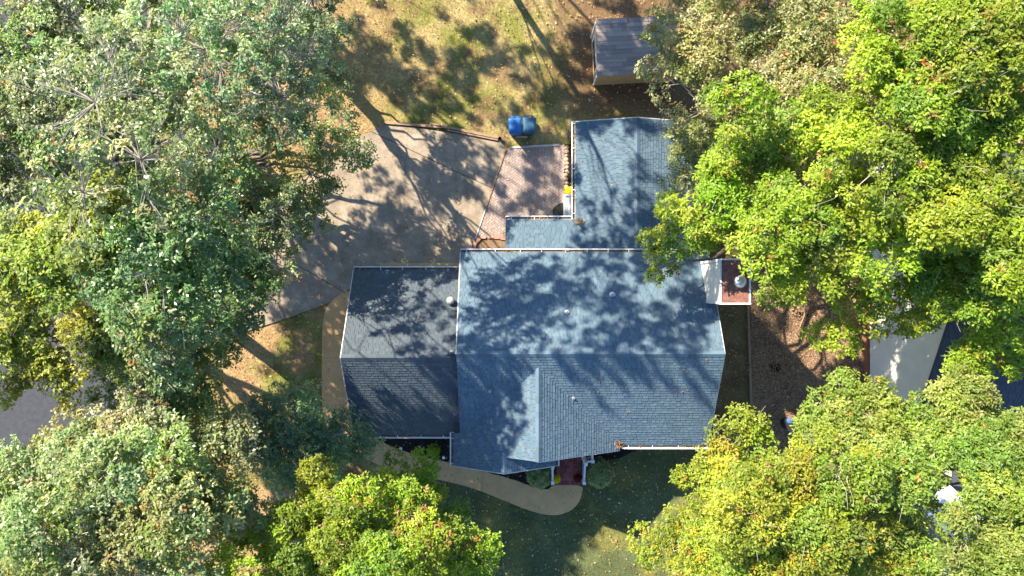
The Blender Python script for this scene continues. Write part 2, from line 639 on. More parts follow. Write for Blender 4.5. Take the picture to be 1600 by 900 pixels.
# patio of herringbone pavers
def build_patio():
    b = MB()
    b.prism(PATIO, -0.05, 0.005)
    base = part('patio', b, M_JOINT)
    base['kind'] = 'structure'
    L_, W_ = 0.21, 0.105
    tints = [np.array([1, 1, 1]) * s * np.array(c) for s, c in ((0.86, (1, 1, 1.04)), (0.95, (1.03, 0.98, 0.97)), (1.04, (1.03, 1, 0.98)), (1.12, (1, 1, 1.0)), (0.92, (1.07, 0.97, 0.94)))]
    protos = {}
    g = 0.008
    for ti, t in enumerate(tints):
        p = MB()
        p.box((0, 0, 0.018), (L_ - g, W_ - g, 0.036), 0, t, taper=0.97)
        protos[ti] = p.mesh('paver', M_PAVER)
    rest = MB()
    cen = np.mean(PATIO, 0)
    items = []
    a = RAD(38)
    ca, sa = math.cos(a), math.sin(a)
    for i in range(-40, 40):
        for j in range(-40, 40):
            # herringbone in units of W
            for o in (0, 1):
                ux, uy = i + j * 1.0, i - j * 1.0
                # classic 2:1 herringbone lattice: steps (1,1) and (2,-2)
                gx, gy = i + 2 * j, i - 2 * j
                if o == 0:
                    cx, cy, r = gx + 1.0, gy + 0.5, 0
                else:
                    cx, cy, r = gx + 0.5, gy + 2.0, math.pi / 2
                x, y = cx * W_, cy * W_
                wx, wy = cen[0] + x * ca - y * sa, cen[1] + x * sa + y * ca
                if abs(wx - cen[0]) > 4.5 or abs(wy - cen[1]) > 4.5:
                    continue
                h = np.array([(-L_ / 2, -W_ / 2), (L_ / 2, -W_ / 2), (L_ / 2, W_ / 2), (-L_ / 2, W_ / 2)]) * (1 - g / W_)
                rr = a + r
                q = np.stack([wx + h[:, 0] * math.cos(rr) - h[:, 1] * math.sin(rr), wy + h[:, 0] * math.sin(rr) + h[:, 1] * math.cos(rr)], 1)
                ins = inside(PATIO, q[:, 0], q[:, 1])
                if ins.all():
                    items.append((wx, wy, rr))
                elif ins.any():
                    pc = clip(PATIO, ccw(q))
                    if len(pc) >= 3 and abs(area(pc)) > 0.001:
                        rest.prism(ccw(pc), 0, 0.034 + rng.normal() * 0.002, tints[rng.integers(5)])
    vis = [it for it in items if at(0, 340)[1] < it[1] or it[0] < -0.25]
    hid = [it for it in items if it not in vis]
    order = rng.permutation(len(vis))
    vis = [vis[k] for k in order]
    for (x, y, r) in vis[:300]:
        o = link('paver', protos[int(rng.integers(5))], base, (x, y, rng.normal() * 0.002))
        o.rotation_euler = (rng.normal() * 0.006, rng.normal() * 0.006, r)
    for (x, y, r) in vis[300:] + hid:
        rest.box((x, y, 0.018 + rng.normal() * 0.002), (L_ - g, W_ - g, 0.036), r, tints[rng.integers(5)], taper=0.97)
    o = part('paver_field', rest, M_PAVER, base)
    o['kind'] = 'stuff'


build_patio()

# ================================================================== HOUSE
SIDE = thing('house', (2.0, -2.6, 0), 'large house with blue-grey shingle roofs and white gutters at the centre', 'house')
SH_W = (0.17, 0.23, 0.29)
SH_TINT = [np.array(c) for c in ((0.84, 0.85, 0.86), (0.95, 0.96, 0.97), (1.05, 1.04, 1.03), (1.14, 1.12, 1.10), (0.90, 0.94, 0.98))]


class Slope:
    """a roof plane: z = z0 + m * (distance from the eave line, in plan)"""
    def __init__(self, p, d, z0, m, polys):
        self.p = np.asarray(p, float)          # a point on the eave line
        self.s = np.asarray(d, float)          # unit upslope direction in plan
        self.e = np.array([self.s[1], -self.s[0]])   # along the eave
        self.z0, self.m, self.polys = z0, m, [ccw(q) for q in polys]
        self.n = np.array([-m * self.s[0], -m * self.s[1], 1.0]) / math.hypot(1, m)

    def z(self, x, y):
        return self.z0 + self.m * ((x - self.p[0]) * self.s[0] + (y - self.p[1]) * self.s[1])


def shingle_verts(sl, poly, v0, dv, thick=0.018):
    """poly: plan polygon; raised towards its lower edge"""
    P = np.asarray(poly, float)
    dist = (P - sl.p) @ sl.s
    f = 1 - np.clip((dist - v0) / dv, 0, 1)
    h = 0.004 + thick * f
    zz = np.array([sl.z(x, y) for x, y in P])
    base = np.c_[P, zz]
    return np.vstack([base, base + sl.n[None, :] * h[:, None]])


def shingle_faces(n):
    return [tuple(range(n, 2 * n))] + [(i, (i + 1) % n, n + (i + 1) % n, n + i) for i in range(n)]


def lay_roof(name, slopes, m, deck_t, pick_budget, row=0.13, parent=SIDE, field_name='shingle_field', over=None):
    deck = MB()
    for sl in slopes:
        for q in sl.polys:
            n = len(q)
            top = np.array([(x, y, sl.z(x, y)) for x, y in q])
            bot = top - np.array([0, 0, deck_t])
            deck.add(np.vstack([bot, top]), [tuple(range(n, 2 * n)), tuple(reversed(range(n)))] + [(i, (i + 1) % n, n + (i + 1) % n, n + i) for i in range(n)])
    dk = part(name, deck, M_DECK, parent)
    off = wloc(parent)
    field = MB()
    full = []
    for si, sl in enumerate(slopes):
        allp = np.vstack([np.asarray(q) for q in sl.polys])
        u = (allp - sl.p) @ sl.e
        vv = (allp - sl.p) @ sl.s
        u0, u1, v0, v1 = u.min(), u.max(), vv.min(), vv.max()
        dv = row / math.hypot(1, sl.m)
        k = 0
        v = v0 - 0.02
        while v < v1 - 0.01:
            uu = u0 - rng.uniform(0.02, 0.28)
            while uu < u1:
                wi = int(rng.integers(3))
                ww = SH_W[wi]
                ti = int(rng.choice(5, p=(0.2, 0.32, 0.22, 0.12, 0.14)))
                c = [sl.p + sl.e * a + sl.s * bb for a, bb in ((uu + 0.008, v), (uu + ww - 0.008, v), (uu + ww - 0.008, v + dv), (uu + 0.008, v + dv))]
                c = ccw(c)
                done = False
                for q in sl.polys:
                    pc = clip(c, q)
                    if len(pc) < 3:
                        continue
                    ar = abs(area(pc))
                    if ar < 0.0006:
                        continue
                    if ar > 0.995 * abs(area(c)):
                        full.append((sl.z(*(sl.p + sl.e * (uu + ww / 2) + sl.s * (v + dv / 2))), si, wi, ti, uu, v, dv))
                        done = True
                        break
                    field.add(shingle_verts(sl, pc, v, dv, 0.011 + 0.012 * rng.random()), shingle_faces(len(pc)), SH_TINT[ti])
                uu += ww
            v += dv
            k += 1
    full.sort(key=lambda r: -r[0])
    protos = {}
    for r_i, (z, si, wi, ti, uu, v, dv) in enumerate(full):
        sl = slopes[si]
        if r_i < pick_budget:
            key = (si, wi, ti)
            org = sl.p + sl.e * uu + sl.s * v
            if key not in protos:
                c = ccw([org + sl.e * a + sl.s * bb for a, bb in ((0.008, 0), (SH_W[wi] - 0.008, 0), (SH_W[wi] - 0.008, dv), (0.008, dv))])
                b_ = MB()
                b_.add(shingle_verts(sl, c, v, dv, 0.018), shingle_faces(4), SH_TINT[ti])
                protos[key] = b_.mesh('shingle', m, (org[0], org[1], sl.z(*org)))
            o = link('shingle', protos[key], dk, (org[0] - off[0], org[1] - off[1], sl.z(*org) - off[2] + 0.0))
        else:
            c = ccw([sl.p + sl.e * a + sl.s * bb for a, bb in ((uu + 0.008, v), (uu + SH_W[wi] - 0.008, v), (uu + SH_W[wi] - 0.008, v + dv), (uu + 0.008, v + dv))])
            field.add(shingle_verts(sl, c, v, dv, 0.011 + 0.012 * rng.random()), shingle_faces(4), SH_TINT[ti])
    fo = part(field_name, field, m, dk)
    fo['kind'] = 'stuff'
    return dk


def ridge_caps(dk, p0, p1, m, mat_, w_=0.13, tint=0.92):
    p0, p1 = np.asarray(p0, float), np.asarray(p1, float)
    d = p1 - p0
    Ln = np.linalg.norm(d)
    d /= Ln
    s = np.array([-d[1], d[0], 0])
    n = int(Ln / 0.28)
    st = Ln / n
    protos = []
    for t in (0.9, 1.05, 1.2):
        b_ = MB()
        vs = []
        for a, h in ((0, 0.034), (st * 1.04, 0.018)):
            c = d * a
            vs += [c - s * w_ + np.array([0, 0, h - m * w_]), c + np.array([0, 0, h + 0.012]), c + s * w_ + np.array([0, 0, h - m * w_])]
        vs += [q - np.array([0, 0, 0.02]) for q in vs[:3]]
        b_.add(vs, [(0, 1, 4, 3), (1, 2, 5, 4), (6, 7, 1, 0), (7, 8, 2, 1)], np.array([1, 1, 1.02]) * t * tint)
        protos.append(b_.mesh('ridge_cap', mat_))
    off = wloc(dk)
    for k in range(n):
        c = p0 + d * st * k - off
        link('ridge_cap', protos[int(rng.integers(3))], dk, c)


def gutter(p0, p1, out, z, name='gutter', hang=1.05):
    """open trough along an eave with a bright outer lip"""
    p0, p1, out = np.r_[p0, 0.0], np.r_[p1, 0.0], np.r_[np.asarray(out, float), 0.0]
    b_ = MB()
    prof = [(0.012, 0.0), (0.012, -0.10), (0.095, -0.10), (0.125, 0.0), (0.125, 0.012), (0.165, 0.012), (0.165, -0.012), (0.14, -0.014), (0.105, -0.115), (0.0, -0.115), (0.0, 0.0)]
    n = len(prof)
    vs = []
    for p in (p0, p1):
        for (o_, h) in prof:
            vs.append(p + out * o_ + np.array([0, 0, z + h]))
    fs = [(i, (i + 1) % n, n + (i + 1) % n, n + i) for i in range(n)]
    b_.add(vs, fs)
    g = part(name, b_, M_WHITE, SIDE)
    for p in (p0, p1):
        e_ = MB()
        d = (p1 - p0) / np.linalg.norm(p1 - p0)
        rz = math.atan2(d[1], d[0])
        e_.box(p + out * 0.082 + np.array([0, 0, z - 0.05]), (0.012, 0.16, 0.13), rz)
        part('end_cap', e_, M_WHITE, g)
    Ln = np.linalg.norm(p1 - p0)
    d = (p1 - p0) / Ln
    k = 0.25
    while k < Ln:
        h_ = MB()
        h_.box(p0 + d * k + out * 0.07 + np.array([0, 0, z + 0.006]), (0.028, 0.14, 0.008), math.atan2(d[1], d[0]))
        part('hanger', h_, M_WHITE, g)
        k += hang * rng.uniform(0.8, 1.2)
    # bed of rotted leaves lying in the trough
    l_ = MB()
    rz = math.atan2(d[1], d[0])
    l_.box((p0 + p1) / 2 + out * 0.06 + np.array([0, 0, z - 0.075]), (Ln - 0.03, 0.085, 0.04), rz)
    part('trough_sediment', l_, M_GUTTER_IN, g)
    return g, p0, p1, out, z


# --- roof planes
XL, XR, YB, YF, YR = -2.19, 8.37, 1.52, -6.72, -2.60
ZE, MM = 3.3, 0.592
ZR = ZE + MM * (YB - YR)
GX0, GX1, GXR = -2.49, 4.61, 1.06           # front gable
ZG = ZE + MM * (GX1 - GXR)
YV = YR - (ZR - ZG) / MM                     # gable ridge dies into the main slope
SX1 = 1.86
SXR = (GX0 + SX1) / 2
FY, FY2 = -6.93, -7.60
main_back = Slope((0, YB), (0, -1), ZE, MM, [[(XL, YB), (XR, YB), (XR, YR), (XL, YR)]])
main_front = Slope((0, YF), (0, 1), ZE, MM, [
    [(XL, YR), (GXR, YR), (GXR, YV), (XL, YV - (GXR - XL))],
    [(GXR, YR), (XR, YR), (XR, YF), (GX1, YF), (GXR, YV)]])
gab_left = Slope((GX0, 0), (1, 0), ZE, MM, [
    [(GXR, YV), (GXR, FY), (XL, FY), (XL, YV - (GXR - XL))],
    [(GX0, -6.18), (XL, -6.18), (XL, FY), (GX0, FY)],
    [(GX0, FY), (SXR, FY), (SXR, FY2), (GX0, FY2)]])
gab_right = Slope((GX1, 0), (-1, 0), ZE, MM, [[(GXR, YV), (GX1, YF), (GX1, FY), (GXR, FY)]])
sm_right = Slope((SX1, 0), (-1, 0), ZE, MM, [[(SXR, FY2), (SX1, FY2), (SX1, FY + 0.15), (SXR, FY + 0.15)]])
GZE, GM = 2.9, 0.67
AX0, AX1, AYB, AYF = -6.85, -2.05, 0.776, -6.35
AYR = (AYB + AYF) / 2
AZR = GZE + GM * (AYB - AYR)
gar_back = Slope((0, AYB), (0, -1), GZE, GM, [[(AX0, AYB), (AX1, AYB), (AX1, AYR), (AX0, AYR)]])
gar_front = Slope((0, AYF), (0, 1), GZE, GM, [[(AX0, AYR), (AX1, AYR), (AX1, AYF), (AX0, AYF)]])
WZE, WM = 2.35, 0.305
WX0, WX1, WY1, WY0 = 2.79, 7.95, 7.32, 1.20
WXR = (WX0 + WX1) / 2
WZR = WZE + WM * (WXR - WX0)
SYE, SX0 = 3.02, -0.28
wing_left = Slope((WX0, 0), (1, 0), WZE, WM, [[(WX0, WY1), (WXR, WY1), (WXR, WY0), (WX0 + SYE - WY0, WY0), (WX0, SYE)]])
wing_right = Slope((WX1, 0), (-1, 0), WZE, WM, [[(WXR, WY1), (WX1, WY1), (WX1, WY0), (WXR, WY0)]])
wing_small = Slope((0, SYE), (0, -1), WZE, WM, [[(SX0, SYE), (WX0, SYE), (WX0 + SYE - WY0, WY0), (SX0, WY0)]])

r_main = lay_roof('main_roof', [main_back, main_front], M_SHINGLE, 0.14, 180)
r_gab = lay_roof('gable_roof', [gab_left, gab_right, sm_right], M_SHINGLE, 0.14, 50)
r_gar = lay_roof('garage_roof', [gar_back, gar_front], M_SHINGLE_G, 0.14, 70)
r_wing = lay_roof('rear_roof', [wing_left, wing_right, wing_small], M_SHINGLE, 0.12, 0)
ridge_caps(r_main, (XL, YR, ZR), (XR, YR, ZR), MM, M_SHINGLE)
ridge_caps(r_gab, (GXR, YV, ZG), (GXR, FY, ZG), MM, M_SHINGLE)
ridge_caps(r_gab, (SXR, FY + 0.02, ZE + MM * (SXR - GX0)), (SXR, FY2, ZE + MM * (SXR - GX0)), MM, M_SHINGLE)
ridge_caps(r_gar, (AX0, AYR, AZR), (AX1, AYR, AZR), GM, M_SHINGLE_G)
ridge_caps(r_wing, (WXR, WY1, WZR), (WXR, WY0 + 0.3, WZR), WM, M_SHINGLE)

# --- walls under the roofs
b = MB()
zt = ZE + MM * 0.32 - 0.16


def gable_wall(b_, x0, x1, y0, y1, yr, z_e, z_r):
    """box with a gable roof line, ridge along x"""
    vs = []
    for x in (x0, x1):
        vs += [(x, y0, 0), (x, y1, 0), (x, y1, z_e), (x, yr, z_r), (x, y0, z_e)]
    b_.add(vs, [(4, 3, 2, 1, 0), (5, 6, 7, 8, 9), (0, 1, 6, 5), (1, 2, 7, 6), (2, 3, 8, 7), (3, 4, 9, 8), (4, 0, 5, 9)])


gable_wall(b, XL + 0.28, XR - 0.30, YF + 0.35, YB - 0.35, YR, ZE + MM * 0.35 - 0.17, ZR - 0.17)
part('wall', b, M_SIDING, SIDE)
b = MB()
gable_wall(b, AX0 + 0.25, XL + 0.27, AYF + 0.33, AYB - 0.33, AYR, GZE + GM * 0.33 - 0.17, AZR - 0.17)
part('garage_wall', b, M_SIDING, SIDE)
b = MB()
for (xa, xb, ya, yb, xr, ze_, zr_) in ((GX0 + 0.32, GX1 - 0.32, -6.3, FY + 0.22, GXR, ZE + MM * 0.32 - 0.16, ZG - 0.17),
                                       (GX0 + 0.33, SX1 - 0.33, -6.4, FY2 + 0.25, SXR, ZE + MM * 0.33 - 0.16, ZE + MM * (SXR - GX0) - 0.17)):
    vs = []
    for y in (ya, yb):
        vs += [(xa, y, 0.0), (xb, y, 0.0), (xb, y, ze_), (xr, y, zr_), (xa, y, ze_)]
    if ya == -6.3:      # upper gable above the porch only
        vs = [(q[0], q[1], max(q[2], 2.75)) for q in vs]
    b.add(vs, [(0, 1, 2, 3, 4), (9, 8, 7, 6, 5), (0, 5, 6, 1), (1, 6, 7, 2), (2, 7, 8, 3), (3, 8, 9, 4), (4, 9, 5, 0)])
part('gable_wall', b, M_SIDING, SIDE)
b = MB()
vs = []
for y in (WY1 - 0.25, WY0):
    vs += [(WX0 + 0.26, y, 0), (WX1 - 0.26, y, 0), (WX1 - 0.26, y, WZE - 0.06), (WXR, y, WZR - 0.14), (WX0 + 0.26, y, WZE - 0.06)]
b.add(vs, [(4, 3, 2, 1, 0), (5, 6, 7, 8, 9), (0, 1, 6, 5), (1, 2, 7, 6), (2, 3, 8, 7), (3, 4, 9, 8), (4, 0, 5, 9)])
b.box(((SX0 + 0.25 + WX0 + 0.3) / 2, (SYE - 0.27 + WY0) / 2, 1.12), (WX0 - SX0 + 0.05, SYE - 0.27 - WY0, 2.24))
part('rear_wall', b, M_SIDING, SIDE)

# rake boards (white trim) along the gable ends
for (p, q) in (((XR + 0.02, YB, ZE), (XR + 0.02, YR, ZR)), ((XR + 0.02, YF, ZE), (XR + 0.02, YR, ZR)),
               ((AX0 - 0.02, AYB, GZE), (AX0 - 0.02, AYR, AZR)), ((AX0 - 0.02, AYF, GZE), (AX0 - 0.02, AYR, AZR)),
               ((XL - 0.02, YB, ZE), (XL - 0.02, YR, ZR)), ((WX0, WY1 + 0.02, WZE), (WXR, WY1 + 0.02, WZR)), ((WX1, WY1 + 0.02, WZE), (WXR, WY1 + 0.02, WZR)),
               ((GX1, FY - 0.02, ZE), (GXR, FY - 0.02, ZG)), ((SX1, FY2 - 0.02, ZE), (SXR, FY2 - 0.02, ZE + MM * (SXR - GX0))), ((GX0, FY2 - 0.02, ZE), (SXR, FY2 - 0.02, ZE + MM * (SXR - GX0)))):
    b = MB()
    p, q = np.array(p), np.array(q)
    ax = 0 if abs(p[0] - q[0]) < 1e-6 else 1
    t = np.zeros(3)
    t[ax] = 0.018
    vs = [p - t + (0, 0, -0.15), p + t + (0, 0, -0.15), p + t + (0, 0, -0.004), p - t + (0, 0, -0.004)]
    vs += [q - t + (0, 0, -0.15), q + t + (0, 0, -0.15), q + t + (0, 0, -0.004), q - t + (0, 0, -0.004)]
    b.add(vs, [(0, 1, 2, 3), (7, 6, 5, 4), (0, 4, 5, 1), (1, 5, 6, 2), (2, 6, 7, 3), (3, 7, 4, 0)])
    part('rake_board', b, M_SIDING, SIDE)

GUT = []
GUT.append(gutter((XL, YB), (XR, YB), (0, 1), ZE - 0.01))
GUT.append(gutter((GX1 + 0.12, YF), (XR, YF), (0, -1), ZE - 0.01))
GUT.append(gutter((AX0, AYB), (XL, AYB), (0, 1), GZE - 0.01, hang=0.95))
GUT.append(gutter((AX0, AYF), (GX0 - 0.18, AYF), (0, -1), GZE - 0.01, hang=0.95))
GUT.append(gutter((GX0, -6.18), (GX0, FY2), (-1, 0), ZE - 0.01))
GUT.append(gutter((SX1, FY + 0.0), (SX1, FY2), (1, 0), ZE - 0.01))
GUT.append(gutter((WX0, SYE + 0.02), (WX0, WY1), (-1, 0), WZE - 0.01))
GUT.append(gutter((SX0, SYE), (WX0 - 0.17, SYE), (0, 1), WZE - 0.01, hang=0.95))

# beam above the garage doors
p0, p1 = at(593, 417, 2.5), at(722, 415, 2.5)
b = MB()
b.box(((p0[0] + p1[0]) / 2, AYB + 0.13, 2.42), (p1[0] - p0[0], 0.38, 0.10))
part('door_hood', b, M_TAN, SIDE)
for k in range(2):
    b = MB()
    b.box((-5.4 + k * 2.2, AYB - 0.31, 1.05), (1.95, 0.06, 2.1))
    gd = part('garage_door', b, M_WHITE, SIDE)
    for r in range(4):
        b = MB()
        b.box((-5.4 + k * 2.2, AYB - 0.272, 0.3 + r * 0.5), (1.8, 0.02, 0.4))
        part('panel', b, M_WHITE, gd)
# windows and front door, seen only from other sides
for (x, y, ax) in ((5.6, YF + 0.34, 0), (7.0, YF + 0.34, 0), (-1.3, FY2 + 0.24, 0), (0.4, FY2 + 0.24, 0), (-4.4, AYF + 0.32, 0), (XR - 0.29, -4.6, 1), (WXR, WY1 - 0.24, 0), (AX0 + 0.24, -2.8, 1)):
    b = MB()
    sz = (1.0, 0.08, 1.2) if ax == 0 else (0.08, 1.0, 1.2)
    b.box((x, y, 1.6), sz)
    wn = part('window', b, M_WHITE, SIDE)
    b = MB()
    sz = (0.84, 0.10, 1.04) if ax == 0 else (0.10, 0.84, 1.04)
    b.box((x, y, 1.6), sz)
    part('pane', b, M_GLASS, wn)
b = MB()
b.box((2.75, YF + 0.33, 1.2), (0.95, 0.08, 2.05))
dr = part('front_door', b, M_DOOR, SIDE)
b = MB()
b.lathe((3.1, YF + 0.24, 1.1), [(0.03, -0.03), (0.04, 0), (0.03, 0.03)], 8)
part('handle', b, M_METAL, dr)

# roof vents
x, y, z = at(702, 470, 4.55)
zz = gar_back.z(x, y)
b = MB()
b.lathe((x, y, zz - 0.05), [(0.13, 0), (0.13, 0.28), (0.12, 0.30)], 16)
v = part('vent_hood', b, M_METAL, SIDE, True)
b = MB()
b.lathe((x, y, zz + 0.25), [(0.155, 0), (0.17, 0.04), (0.155, 0.09), (0.11, 0.14), (0.03, 0.165)], 18)
part('cap', b, M_METAL, v, True)
for (px, py, z_, sl, r, h) in ((706, 550, 5.0, gar_back, 0.045, 0.4), (957, 461, 4.4, main_back, 0.07, 0.16), (886, 488, 4.8, main_back, 0.055, 0.16), (766, 609, 4.5, main_front, 0.04, 0.12), (896, 621, 4.5, main_front, 0.04, 0.12)):
    x, y, z = at(px, py, z_)
    zz = sl.z(x, y)
    b = MB()
    b.lathe((x, y, zz - 0.04), [(r * 2.0, 0), (r * 1.9, 0.06), (r * 1.05, 0.10), (r, h), (r * 0.8, h), (r * 0.78, h - 0.08)], 12)
    part('vent_pipe', b, M_METAL if h < 0.3 else M_GREYWOOD, SIDE)

# chimney chase with rusty cap
CX0, CX1, CY0, CY1, CZ = 8.0, 9.12, -0.60, 1.10, 6.45
b = MB()
b.box(((CX0 + CX1) / 2, (CY0 + CY1) / 2, CZ / 2 - 0.02), (CX1 - CX0, CY1 - CY0, CZ - 0.04))
ch = part('chimney', b, M_CREAM, SIDE)
b = MB()
b.box(((CX0 + CX1) / 2, (CY0 + CY1) / 2, CZ - 0.01), (CX1 - CX0 - 0.02, CY1 - CY0 - 0.02, 0.03))
part('chimney_cap', b, M_RUST, ch)
for (c, s) in ((((CX0 + CX1) / 2, CY0, CZ - 0.02), (CX1 - CX0 + 0.08, 0.06, 0.13)), (((CX0 + CX1) / 2, CY1, CZ - 0.02), (CX1 - CX0 + 0.08, 0.06, 0.13)),
               ((CX0, (CY0 + CY1) / 2, CZ - 0.02), (0.06, CY1 - CY0 - 0.062, 0.13)), ((CX1, (CY0 + CY1) / 2, CZ - 0.02), (0.06, CY1 - CY0 - 0.062, 0.13))):
    b = MB()
    b.box(c, s)
    part('cap_rim', b, M_WHITE, ch)
for y in (CY0 + 0.03, CY1 - 0.03):
    b = MB()
    b.box((CX0 - 0.012, y, 5.0), (0.05, 0.10, 2.7))
    part('corner_trim', b, M_WHITE, ch)
b = MB()
fx, fy = at(1156, 440, 6.6)[:2]
b.lathe((fx, fy, CZ), [(0.16, 0), (0.16, 0.16), (0.23, 0.18), (0.24, 0.21), (0.12, 0.27), (0.02, 0.285)], 20)
part('flue_cap', b, M_METAL, ch, True)

# front porch landing of brick, one brick at a time
lx0, lx1 = at(866, 0)[0], at(911, 0)[0]
ly0, ly1 = at(0, 757)[1], YF + 0.33
b = MB()
b.box(((lx0 + lx1) / 2, (ly0 + ly1) / 2, 0.06), (lx1 - lx0, ly1 - ly0, 0.10))
land = part('landing', b, M_JOINT, SIDE)
bw = 0.10
protos = []
for t in (0.75, 0.95, 1.15, 1.35):
    p = MB()
    p.box((0, 0, 0.02), (0.196, 0.096, 0.04), 0, (t, t * 0.95, t * 0.95), taper=0.98)
    protos.append(p.mesh('brick', M_BRICK))
ny = int((ly1 - ly0) / 0.2)
nx = int((lx1 - lx0) / 0.2)
ox, oy = lx0 + ((lx1 - lx0) - nx * 0.2) / 2, ly0 + 0.01
lo = wloc(land)
for i in range(nx):
    for j in range(ny):
        for k in range(2):
            if (i + j) % 2 == 0:
                c, r = (ox + i * 0.2 + 0.1, oy + j * 0.2 + 0.05 + k * 0.1), 0
            else:
                c, r = (ox + i * 0.2 + 0.05 + k * 0.1, oy + j * 0.2 + 0.1), math.pi / 2
            o = link('brick', protos[int(rng.integers(4))], land, (c[0] - lo[0], c[1] - lo[1], 0.11 - lo[2] + rng.normal() * 0.001))
            o.rotation_euler = (0, 0, r)


def railing(pts, h=0.95):
    """rail with posts and balusters along plan points"""
    pts = [np.asarray(p, float) for p in pts]
    top = MB()
    for a, c in zip(pts[:-1], pts[1:]):
        d = c - a
        Ln = np.linalg.norm(d)
        m_ = (a + c) / 2
        top.box((m_[0], m_[1], h), (Ln + 0.09, 0.09, 0.05), math.atan2(d[1], d[0]))
    rl = part('railing', top, M_WHITE, SIDE)
    for a, c in zip(pts[:-1], pts[1:]):
        b_ = MB()
        b_.box(((a + c)[0] / 2, (a + c)[1] / 2, 0.2), (np.linalg.norm(c - a) - 0.12, 0.05, 0.05), math.atan2((c - a)[1], (c - a)[0]))
        part('bottom_rail', b_, M_WHITE, rl)
    for p in pts:
        b_ = MB()
        b_.box((p[0], p[1], 0.53), (0.11, 0.11, 1.02))
        b_.box((p[0], p[1], 1.05), (0.15, 0.15, 0.04))
        part('post', b_, M_WHITE, rl)
    for a, c in zip(pts[:-1], pts[1:]):
        Ln = np.linalg.norm(c - a)
        n = max(2, int(Ln / 0.13))
        for k in range(1, n):
            q = a + (c - a) * k / n
            b_ = MB()
            b_.box((q[0], q[1], 0.57), (0.035, 0.035, 0.72))
            part('baluster', b_, M_WHITE, rl)


railing([at(863.5, 754, 0.95)[:2], at(863.5, 729, 0.95)[:2]])
railing([at(912.5, 754, 0.95)[:2], at(914.5, 722, 0.95)[:2], at(926, 720.5, 0.95)[:2], at(925.5, 705, 0.95)[:2]])
b = MB()
q = at(911, 714, 1.6)
b.box((q[0], q[1], 1.55), (0.13, 0.13, 2.9))
part('porch_post', b, M_WHITE, SIDE)

# side stoop: white boards and rail beside the patio
st = MB()
sx0, sx1, sy0, sy1, sz = at(881.5, 0, 0.75)[0], 3.03, 2.80, at(0, 303.5, 0.75)[1], 0.75
st.box(((sx0 + sx1) / 2, (sy0 + sy1) / 2, 0.35), (sx1 - sx0 - 0.05, sy1 - sy0 - 0.04, 0.68))
stoop = part('stoop', st, M_WHITE, SIDE)
nb = 4
for k in range(nb):
    b = MB()
    wd = (sx1 - sx0) / nb
    b.box((sx0 + wd * (k + 0.5), (sy0 + sy1) / 2, sz - 0.02), (wd - 0.012, sy1 - sy0, 0.035))
    part('plank', b, M_WHITE, stoop)
for dy in (0.03, 0.14):
    b = MB()
    b.box(((sx0 + sx1) / 2, sy1 - dy, sz + 0.12 - dy), (sx1 - sx0 + 0.03, 0.06, 0.05))
    part('rail', b, M_WHITE, stoop)


# ================================================================== THINGS AROUND THE HOUSE
def mk_bin(name, c, mlid, mbody, label, rz=0.0):
    x, y = c
    t = thing(name, (x, y, 0), label, 'bin', 'blue wheeled bins on the lawn')

    def R(p):
        ca, sa = math.cos(rz), math.sin(rz)
        return (x + p[0] * ca - p[1] * sa, y + p[0] * sa + p[1] * ca, p[2])
    b = MB()
    n = 20
    rings = []
    for (hx, hy, z) in ((0.23, 0.26, 0.03), (0.24, 0.275, 0.25), (0.265, 0.325, 0.78), (0.275, 0.34, 0.94), (0.29, 0.355, 0.95), (0.29, 0.355, 0.98)):
        ring = []
        for k in range(n):
            a = 2 * math.pi * k / n
            e = 0.14
            cx_, sy_ = math.cos(a), math.sin(a)
            ring.append(R((hx * math.copysign(abs(cx_) ** e, cx_), hy * math.copysign(abs(sy_) ** e, sy_), z)))
        rings.append(ring)
    fs = [(i * n + k, i * n + (k + 1) % n, (i + 1) * n + (k + 1) % n, (i + 1) * n + k) for i in range(len(rings) - 1) for k in range(n)]
    fs.append(tuple(reversed(range(n))))
    b.add(np.array(rings).reshape(-1, 3), fs)
    part('body', b, mbody, t, True)
    b = MB()
    rings = []
    for (hx, hy, z) in ((0.30, 0.365, 0.982), (0.305, 0.37, 1.005), (0.295, 0.36, 1.025), (0.25, 0.31, 1.045), (0.23, 0.29, 1.065), (0.20, 0.25, 1.075)):
        ring = []
        for k in range(n):
            a = 2 * math.pi * k / n
            e = 0.14
            cx_, sy_ = math.cos(a), math.sin(a)
            ring.append(R((hx * math.copysign(abs(cx_) ** e, cx_), -0.01 + hy * math.copysign(abs(sy_) ** e, sy_), z)))
        rings.append(ring)
    fs = [(i * n + k, i * n + (k + 1) % n, (i + 1) * n + (k + 1) % n, (i + 1) * n + k) for i in range(len(rings) - 1) for k in range(n)]
    fs.append(tuple(range((len(rings) - 1) * n, len(rings) * n)))
    b.add(np.array(rings).reshape(-1, 3), fs)
    lid = part('lid', b, mlid, t, True)
    for s in (-1, 1):
        b = MB()
        b.box(R((s * 0.12, 0.36, 1.0)), (0.09, 0.10, 0.05), rz)
        part('hinge', b, mlid, lid)
        b = MB()
        q = np.array([R((s * 0.25, 0.26, 0.13)), R((s * 0.31, 0.26, 0.13))])
        b.tube(q, 0.13, 14)
        part('wheel', b, M_BLACK, t)
    b = MB()
    b.tube([R((-0.2, 0.36, 0.97)), R((-0.2, 0.43, 0.99)), R((0.2, 0.43, 0.99)), R((0.2, 0.36, 0.97))], 0.018, 8)
    part('handle', b, mbody, t)
    b = MB()
    b.box(R((0, -0.06, 1.08)), (0.34, 0.34, 0.012), rz)
    part('lid_panel', b, mlid, lid)


